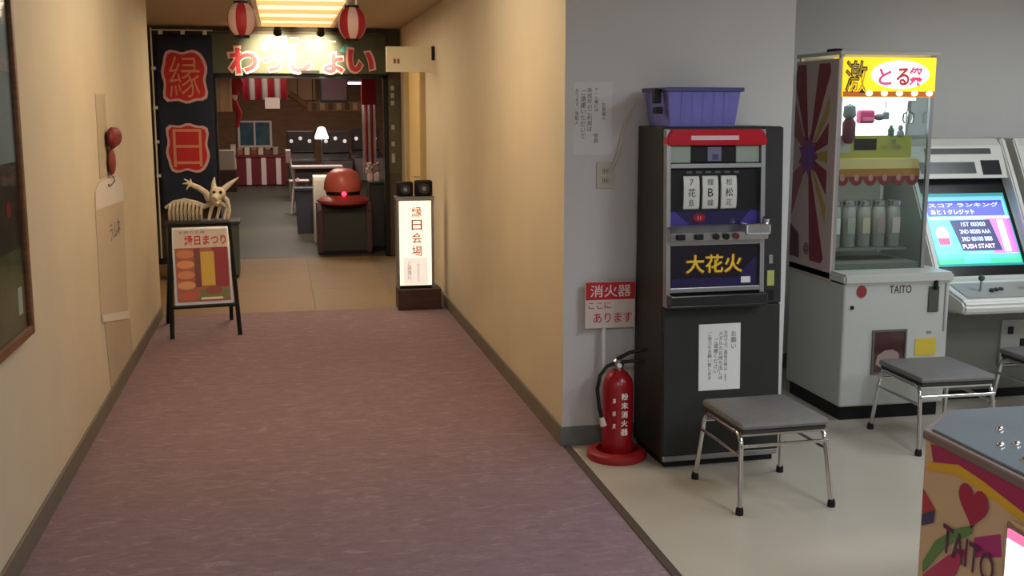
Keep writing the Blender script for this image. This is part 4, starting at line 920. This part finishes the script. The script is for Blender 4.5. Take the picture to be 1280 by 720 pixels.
for a in ((-0.15, -0.07, 0.40), (-0.165, -0.08, 0.355), (-0.13, -0.09, 0.30), (-0.09, -0.06, 0.40)):
    MB().tube([(-0.085, -0.07, 0.345), ((a[0] - 0.085) / 2 - 0.004, a[1], (a[2] + 0.345) / 2 + 0.01), a], [0.013, 0.01, 0.004], 6).build('claw', M_bone, dr, True)
for (x, y) in ((0.06, -0.06), (0.13, 0.04), (0.20, -0.02)):
    MB().tube([(0.13, -0.01, 0.20), (x + 0.03, y, 0.12), (x, y - 0.02, 0.008)], [0.026, 0.018, 0.015], 8).build('leg', M_bone, dr, True)
MB().tube([(0.18, -0.03, 0.25), (0.235, -0.03, 0.19), (0.25, -0.03, 0.10), (0.235, -0.03, 0.008)], [0.024, 0.022, 0.02, 0.016], 8).build('wing_bone', M_bone, dr, True)

# stickers on the dark strip right of the doorway
stp = thing('sticker_column', 'narrow dark notice strip with pale marks right of the doorway', 'notice', (1.215, 12.34, 0.9))
BX('strip', mat('strip_green_brown', (82, 76, 54), 0.5, noise=(8, 0.3)), stp, -0.065, 0.065, -0.012, -0.0005, 0, 1.02)
for z, h_ in ((0.12, 0.10), (0.30, 0.05), (0.48, 0.05), (0.74, 0.05), (0.82, 0.05), (0.90, 0.05)):
    BX('pale_mark', mat('mark_grey', (168, 164, 150), 0.5), stp, -0.035, 0.0, -0.014, -0.0115, z, z + h_)

# ------------------------------------------------------------------ festival hall beyond the doorway
M_hr = mat('hall_red_cloth', (176, 34, 50), 0.7); M_hw = mat('hall_white_cloth', (226, 206, 204), 0.7)
M_maroon = mat('hall_maroon', (110, 30, 40), 0.7)
def stripes(name, label, cat, x0, x1, y, z0, z1, n, first_red=True, wave=0.015, cap=None, group=None):
    t = thing(name, label, cat, ((x0 + x1) / 2, y, z0), 0, group)
    w = (x1 - x0) / n
    for k in range(n):
        xa = x0 + k * w - (x0 + x1) / 2
        f = []
        for j in range(4):
            p0, p1 = xa + w * j / 4, xa + w * (j + 1) / 4
            q0, q1 = wave * math.sin((k * 4 + j) * PI / 4), wave * math.sin((k * 4 + j + 1) * PI / 4)
            f.append([(p0, q0, 0), (p1, q1, 0), (p1, q1, z1 - z0), (p0, q0, z1 - z0)])
        o = MB().poly3(f).build('stripe', M_hr if (k % 2 == 0) == first_red else M_hw, t, True)
        md = o.modifiers.new('thickness', 'SOLIDIFY'); md.thickness = 0.003
    if cap: BX('top_band', cap, t, -(x1 - x0) / 2 - 0.005, (x1 - x0) / 2 + 0.005, -wave - 0.012, wave + 0.012, z1 - z0 - 0.30, z1 - z0 + 0.01)
    BX('rod', M_wood, t, -(x1 - x0) / 2 - 0.02, (x1 - x0) / 2 + 0.02, -0.008, 0.008, z1 - z0, z1 - z0 + 0.02)
    for sx in (-1, 1): MB().tube([(sx * (x1 - x0) * 0.45, 0, z1 - z0 + 0.02), (sx * (x1 - x0) * 0.45, 0, 2.7 - z0)], 0.004, 6).build('hanging_wire', M_steel, t)
    return t
stripes('striped_curtain', 'red and white striped curtain hanging high in the hall, left', 'curtain', -0.50, 0.10, 16.0, 1.72, 2.25, 7)
stripes('striped_curtain', 'narrow red-topped striped curtain hanging at the right of the doorway', 'curtain', 0.985, 1.15, 14.0, 0.80, 1.95, 5, False, cap=M_hr)
stripes('paper_noren', 'pale hanging paper strips at the upper left of the doorway', 'hanging', -0.71, -0.52, 13.0, 1.57, 1.97, 4, False, 0.006)
# recolour: the paper strips are beige
M_hb = mat('hall_beige_paper', (216, 186, 160), 0.7)
for o in [o for o in COL.objects if o.name.startswith('paper_noren')]:
    for ch in o.children:
        if ch.name.startswith('stripe'): ch.data.materials[0] = M_hb
rb = thing('red_ribbon', 'red ribbon bunch hanging beside the paper strips in the hall', 'hanging', (-0.48, 13.4, 1.95))
MB().ball((0, 0, -0.06), (0.075, 0.03, 0.09)).build('bow', M_hr, rb, True)
MB().tube([(0, 0, 0.02), (0, 0, 0.75)], 0.004, 6).build('string', M_hr, rb)
MB().tube([(0.0, 0, -0.12), (-0.05, 0, -0.25), (0.02, 0, -0.40), (-0.01, 0, -0.56)], [0.04, 0.05, 0.035, 0.02], 8).build('tail', MATS['hall_red_cloth'], rb, True)
MB().ball((-0.03, -0.03, -0.22), (0.035, 0.02, 0.04)).build('tassel', M_hw, rb, True)
pl = thing('placard', 'blank white placard hanging under the striped curtain', 'placard', (-0.10, 15.86, 1.60))
BX('board', mat('hall_placard', (214, 196, 190), 0.6), pl, -0.10, 0.10, -0.01, 0.01, 0, 0.15, 0.003)
for sx in (-0.08, 0.08): MB().tube([(sx, 0, 0.15), (sx, 0, 1.10)], 0.003, 6).build('string', M_hw, pl)
# picture window on the back wall
wn2 = struct(BX('window_1', mat('hall_pane', (60, 92, 104), 0.2, noise=(4, 0.4)), None, -0.87, -0.24, 25.26, 25.29, 0.80, 1.29))
for a in ((-0.92, -0.19, 0.75, 0.80), (-0.92, -0.19, 1.29, 1.33), (-0.92, -0.87, 0.80, 1.29), (-0.24, -0.19, 0.80, 1.29), (-0.58, -0.54, 0.80, 1.29)):
    BX('window_frame', M_hw, wn2, a[0], a[1], 25.22, 25.27, a[2], a[3])
# stall counter with striped skirt
sc_ = thing('stall_counter', 'festival stall counter with red and white skirt at the back left', 'counter', (-0.48, 24.1, 0))
BX('table_top', M_maroon, sc_, -0.56, 0.58, -0.22, 0.4, 0.60, 0.64)
for k in range(11):
    BX('skirt_stripe', M_maroon if k % 3 else M_hw, sc_, -0.54 + k * 0.1, -0.44 + k * 0.1, -0.205 + 0.006 * (k % 2), -0.19, 0.03, 0.60)
for x in (-0.5, 0.52): BX('leg', M_black, sc_, x - 0.02, x + 0.02, 0.3, 0.34, 0, 0.60)
GL = ['tall pale pinkish box at the left end of the stall counter', 'low brown box second on the stall counter', 'cream box third on the stall counter', 'low dark red box in the middle of the stall counter', 'pale tan box fifth on the stall counter', 'dark brown box sixth on the stall counter', 'grey box at the right end of the stall counter']
goods = [(-0.98, 0.20, (196, 176, 170)), (-0.84, 0.12, (150, 90, 60)), (-0.70, 0.16, (206, 196, 176)), (-0.56, 0.11, (130, 60, 50)), (-0.42, 0.15, (196, 180, 160)), (-0.28, 0.12, (90, 60, 50)), (-0.12, 0.14, (150, 140, 130))]
for i, (x, h_, c_) in enumerate(goods):
    o = thing('stall_box', GL[i], 'box', (x, 24.08, 0.6405), 0, 'goods on the stall counter')
    BX('carton', mat('goods_%d' % i, c_, 0.6), o, -0.05, 0.05, -0.06, 0.06, 0, h_, 0.004)
    BX('lid', mat('goods_lid', (170, 150, 130), 0.6), o, -0.053, 0.053, -0.063, 0.063, h_, h_ + 0.02, 0.003)
pb = thing('paper_stack', 'pale boxes on a dark crate at the far left inside the doorway', 'box', (-1.06, 22.6, 0))
BX('carton', mat('pale_carton', (178, 160, 150), 0.6), pb, -0.17, 0.17, -0.2, 0.2, 0.42, 0.80, 0.01)
BX('carton', mat('dark_carton', (66, 36, 32), 0.6), pb, -0.19, 0.19, -0.22, 0.22, 0.0, 0.42, 0.01)
# wooden beam and hanging signs
bm = thing('wooden_beam', 'wooden roof beam with hanging plaques over the game tables', 'beam', (0.76, 17.0, 1.46))
MB().box(-0.36, 0.6, 0, 0.08, 0.10, 0.24, 0.004).build('beam', mat('beam_wood', (140, 100, 62), 0.6, noise=(4, 0.2)), bm)
MB().tube([(-0.36, 0.04, 0.17), (-0.62, 0.04, 0.36)], 0.04, 8).build('brace', MATS['beam_wood'], bm)
for k in range(6): BX('plaque', mat('plaque_%d' % (k % 2), ((92, 60, 36), (186, 150, 104))[k % 2], 0.6), bm, -0.30 + k * 0.12, -0.23 + k * 0.12, -0.012, 0.0, 0.12, 0.22)
for x in (0.52,): BX('post', MATS['beam_wood'], bm, x, x + 0.07, 0, 0.08, -1.459, 0.10)
BX('gable_panel', mat('gable_tan', (168, 128, 90), 0.6), bm, -0.66, -0.24, 0.09, 0.11, 0.27, 0.62, 0.004)
for x in (-0.5, -0.28, 0.5): MB().tube([(x, 0.07, 0.24), (x, 0.085, 1.24)], 0.006, 6).build('hanging_wire', M_black, bm)
tv = thing('ceiling_monitor', 'dark monitor hanging high on the right inside the hall', 'monitor', (0.70, 15.0, 1.68))
BX('casing', M_black, tv, -0.18, 0.18, 0.0, 0.18, 0, 0.33, 0.01)
BX('screen', mat('dim_screen', (58, 40, 44), 0.15), tv, -0.16, 0.16, -0.004, 0.0, 0.03, 0.30)
MB().tube([(0, 0.1, 0.33), (0, 0.1, 1.02)], 0.02, 8).build('pole', M_blackm, tv)
tl = thing('tube_light', 'white tube light hanging high at the right inside the hall', 'tube light', (1.24, 18.0, 1.98))
BX('housing', M_hw, tl, -0.2, 0.2, -0.04, 0.04, 0.03, 0.06)
MB().tube([(-0.19, 0, 0.012), (0.19, 0, 0.012)], 0.018, 10).build('tube', mat('lit_tube', (250, 252, 255), 0.4, emit=4), tl, True)
for x in (-0.15, 0.15): MB().tube([(x, 0, 0.06), (x, 0, 0.72)], 0.004, 6).build('wire', M_black, tl)
gl = thing('glowing_lamp', 'small glowing white shade lamp in the middle of the hall', 'lamp', (0.66, 19.0, 0))
MB().lathe([(0.03, 1.30), (0.06, 1.28), (0.11, 1.14), (0.11, 1.10), (0.0, 1.10)], n=16).build('shade', mat('lit_shade', (255, 250, 240), 0.4, emit=3), gl, True)
MB().tube([(0, 0, 0.02), (0, 0, 1.11)], 0.012, 8).build('pole', M_steel, gl)
MB().lathe([(0, 0), (0.12, 0), (0.11, 0.02), (0, 0.025)], n=16).build('base', M_black, gl)
# game tables with chrome fittings
def game_table(label, x, y, w, h_, body):
    t = thing('pinball_table', label, 'game table', (x, y, 0), 0, 'festival game tables')
    BX('cabinet', mat('table_body_%d' % body[0], body, 0.4), t, -w / 2, w / 2, 0, 0.9, 0.35, h_ - 0.12, 0.01)
    for sx in (-1, 1):
        for sy in (0.05, 0.85): BX('leg', M_steel, t, sx * (w / 2 - 0.04) - 0.02, sx * (w / 2 - 0.04) + 0.02, sy - 0.02, sy + 0.02, 0, 0.35)
    MB().extrude([(0.0, h_ - 0.12), (0.9, h_ - 0.02), (0.9, h_), (0.0, h_ - 0.09)], -w / 2, w / 2, 'x', 0.004).build('glass_bed', M_chrome, t)
    BX('backbox', mat('backbox_dark', (60, 50, 52), 0.3), t, -w / 2, w / 2, 0.8, 0.95, h_, h_ + 0.38, 0.01)
    for k in range(3): MB().ball((-w / 3 + k * w / 3, 0.79, h_ + 0.2 + 0.05 * (k % 2)), 0.035, 10, 8).build('bumper_lamp', mat('bumper_white', (236, 226, 220), 0.3, emit=0.6), t, True)
game_table('silver-topped game table at the back centre of the hall', 0.35, 20.5, 0.5, 0.80, (70, 62, 66))
game_table('silver-topped game table behind the red domed machine', 0.95, 19.6, 0.5, 0.82, (92, 84, 86))
game_table('silver-topped game table farthest right in the hall', 1.50, 19.8, 0.5, 0.86, (120, 108, 108))
ft = thing('folding_table', 'white folding table with slanted legs in the middle of the hall', 'table', (0.50, 17.6, 0))
BX('table_top', M_hw, ft, -0.36, 0.42, -0.25, 0.25, 0.70, 0.73, 0.005)
BX('apron', M_black, ft, -0.30, 0.40, -0.24, 0.24, 0.64, 0.70)
for s in (-0.32, 0.36):
    MB().tube([(s - 0.06, -0.2, 0.0), (s + 0.02, 0.2, 0.70)], 0.016, 8).build('leg', M_hw, ft)
    MB().tube([(s + 0.06, 0.2, 0.0), (s - 0.02, -0.2, 0.70)], 0.016, 8).build('leg', M_hw, ft)
wc = thing('white_chair', 'white folding chair at the left of the white folding table', 'chair', (0.12, 18.3, 0))
MB().tube([(-0.02, 0, 0.95), (0.14, -0.1, 0.0)], 0.02, 8).build('leg', M_hw, wc); MB().tube([(0.12, -0.15, 0.5), (0.02, 0.2, 0.0)], 0.02, 8).build('leg', M_hw, wc)
BX('seat', M_hw, wc, -0.02, 0.3, -0.2, 0.2, 0.44, 0.47, 0.01); BX('backrest', M_hw, wc, -0.06, 0.02, -0.1, 0.2, 0.74, 0.95, 0.01)
MB().tube([(0.26, 0, 0.46), (0.26, 0, 0.0)], 0.018, 8).build('leg', M_hw, wc)
nbx = thing('navy_bin', 'dark navy bin standing left of the red domed machine', 'bin', (0.285, 14.85, 0))
MB().extrude([(-0.11, 0.0), (0.11, 0.0), (0.13, 0.55), (-0.13, 0.55)], -0.14, 0.14, 'y', 0.008).build('body', mat('bin_navy', (26, 24, 44), 0.5), nbx)
BX('rim', mat('bin_rim', (44, 42, 66), 0.5), nbx, -0.14, 0.14, -0.15, 0.15, 0.55, 0.59, 0.006)
wb = thing('white_cabinet', 'white cabinet behind the red domed machine', 'cabinet', (0.53, 13.75, 0))
BX('body', mat('hall_white_box', (232, 226, 222), 0.5), wb, -0.17, 0.24, -0.15, 0.25, 0, 0.80, 0.01)
BX('door', mat('hall_white_box2', (214, 208, 206), 0.5), wb, -0.15, 0.22, -0.158, -0.15, 0.06, 0.76, 0.004)
dk = thing('dark_cabinet', 'tall dark cabinet at the right edge inside the doorway', 'cabinet', (1.03, 13.0, 0))
BX('body', M_black, dk, -0.06, 0.20, -0.2, 0.4, 0, 0.78, 0.01)
BX('front_panel', mat('cabinet_slate', (38, 36, 40), 0.4), dk, -0.05, 0.19, -0.206, -0.2, 0.05, 0.74, 0.003)
for i, (x, c_) in enumerate(((0.99, (196, 190, 190)), (1.07, (150, 140, 140)))):
    o = thing('flower_bunch', 'pale bunch on the dark cabinet, ' + ('left' if i == 0 else 'right') + ' one', 'decoration', (x, 13.0, 0.7805))
    MB().lathe([(0, 0), (0.03, 0), (0.036, 0.08), (0.028, 0.10), (0, 0.10)], n=12).build('pot', M_hw, o, True)
    b_ = MB()
    for q in range(10): b_.ball((random.uniform(-.035, .035), random.uniform(-.03, .03), 0.13 + random.uniform(-.03, .07)), 0.02, 8, 6)
    b_.build('petals', mat('petal_%d' % i, c_, 0.6), o, True)
# red domed machine (plain machine head with a lamp)
rd = thing('red_domed_machine', 'dark game machine with rounded red hood and glowing red lamp in the doorway', 'game machine', (0.665, 12.62, 0))
BX('plinth', M_black, rd, -0.29, 0.29, -0.10, 0.34, 0, 0.04)
MB().extrude([(-0.10, 0.04), (0.36, 0.04), (0.36, 0.56), (0.02, 0.56), (-0.10, 0.46)], -0.24, 0.24, 'x', 0.008).build('cabinet', mat('machine_dark', (40, 44, 42), 0.35), rd)
for s in (-1, 1):
    MB().extrude([(-0.12, 0.02), (0.36, 0.02), (0.36, 0.58), (0.0, 0.58), (-0.12, 0.48)], s * 0.24 if s > 0 else -0.30, 0.30 if s > 0 else -0.24, 'x', 0.012).build('side_panel', mat('machine_plum', (74, 44, 54), 0.4), rd)
M_dome = mat('dome_red', (206, 104, 94), 0.35)
hood = MB().lathe([(0.20, 0.0), (0.215, 0.03), (0.205, 0.12), (0.17, 0.20), (0.10, 0.245), (0.0, 0.26)], (0, 0.12, 0.69), 28).build('hood', M_dome, rd, True)
MB().lathe([(0.0, 0), (0.19, 0.0), (0.19, 0.05), (0.0, 0.05)], (0, 0.12, 0.645), 28).build('dark_band', M_black, rd, True)
MB().lathe([(0.0, 0), (0.20, 0.0), (0.285, 0.03), (0.29, 0.06), (0.22, 0.12), (0.0, 0.12)], (0, 0.12, 0.53), 28).build('collar', mat('dome_collar', (168, 66, 64), 0.4), rd, True)
lm = MB().ball((0, -0.075, 0.672), (0.028, 0.02, 0.024), 12, 8).build('lamp_lens', mat('lit_red_lamp', (255, 60, 90), 0.3, emit=6, emitcol=(255, 40, 70)), rd, True)
# hall ceiling lights
for y in (14.2, 18.2, 22.2):
    ceiling_panel('warm white ceiling light in the festival hall', 0.2, y, 1.2, 0.5, P_HALL, (1.0, 0.86, 0.72), mat('lit_hall', (255, 236, 210), 0.5, emit=2), z=2.7, group='hall ceiling lights')
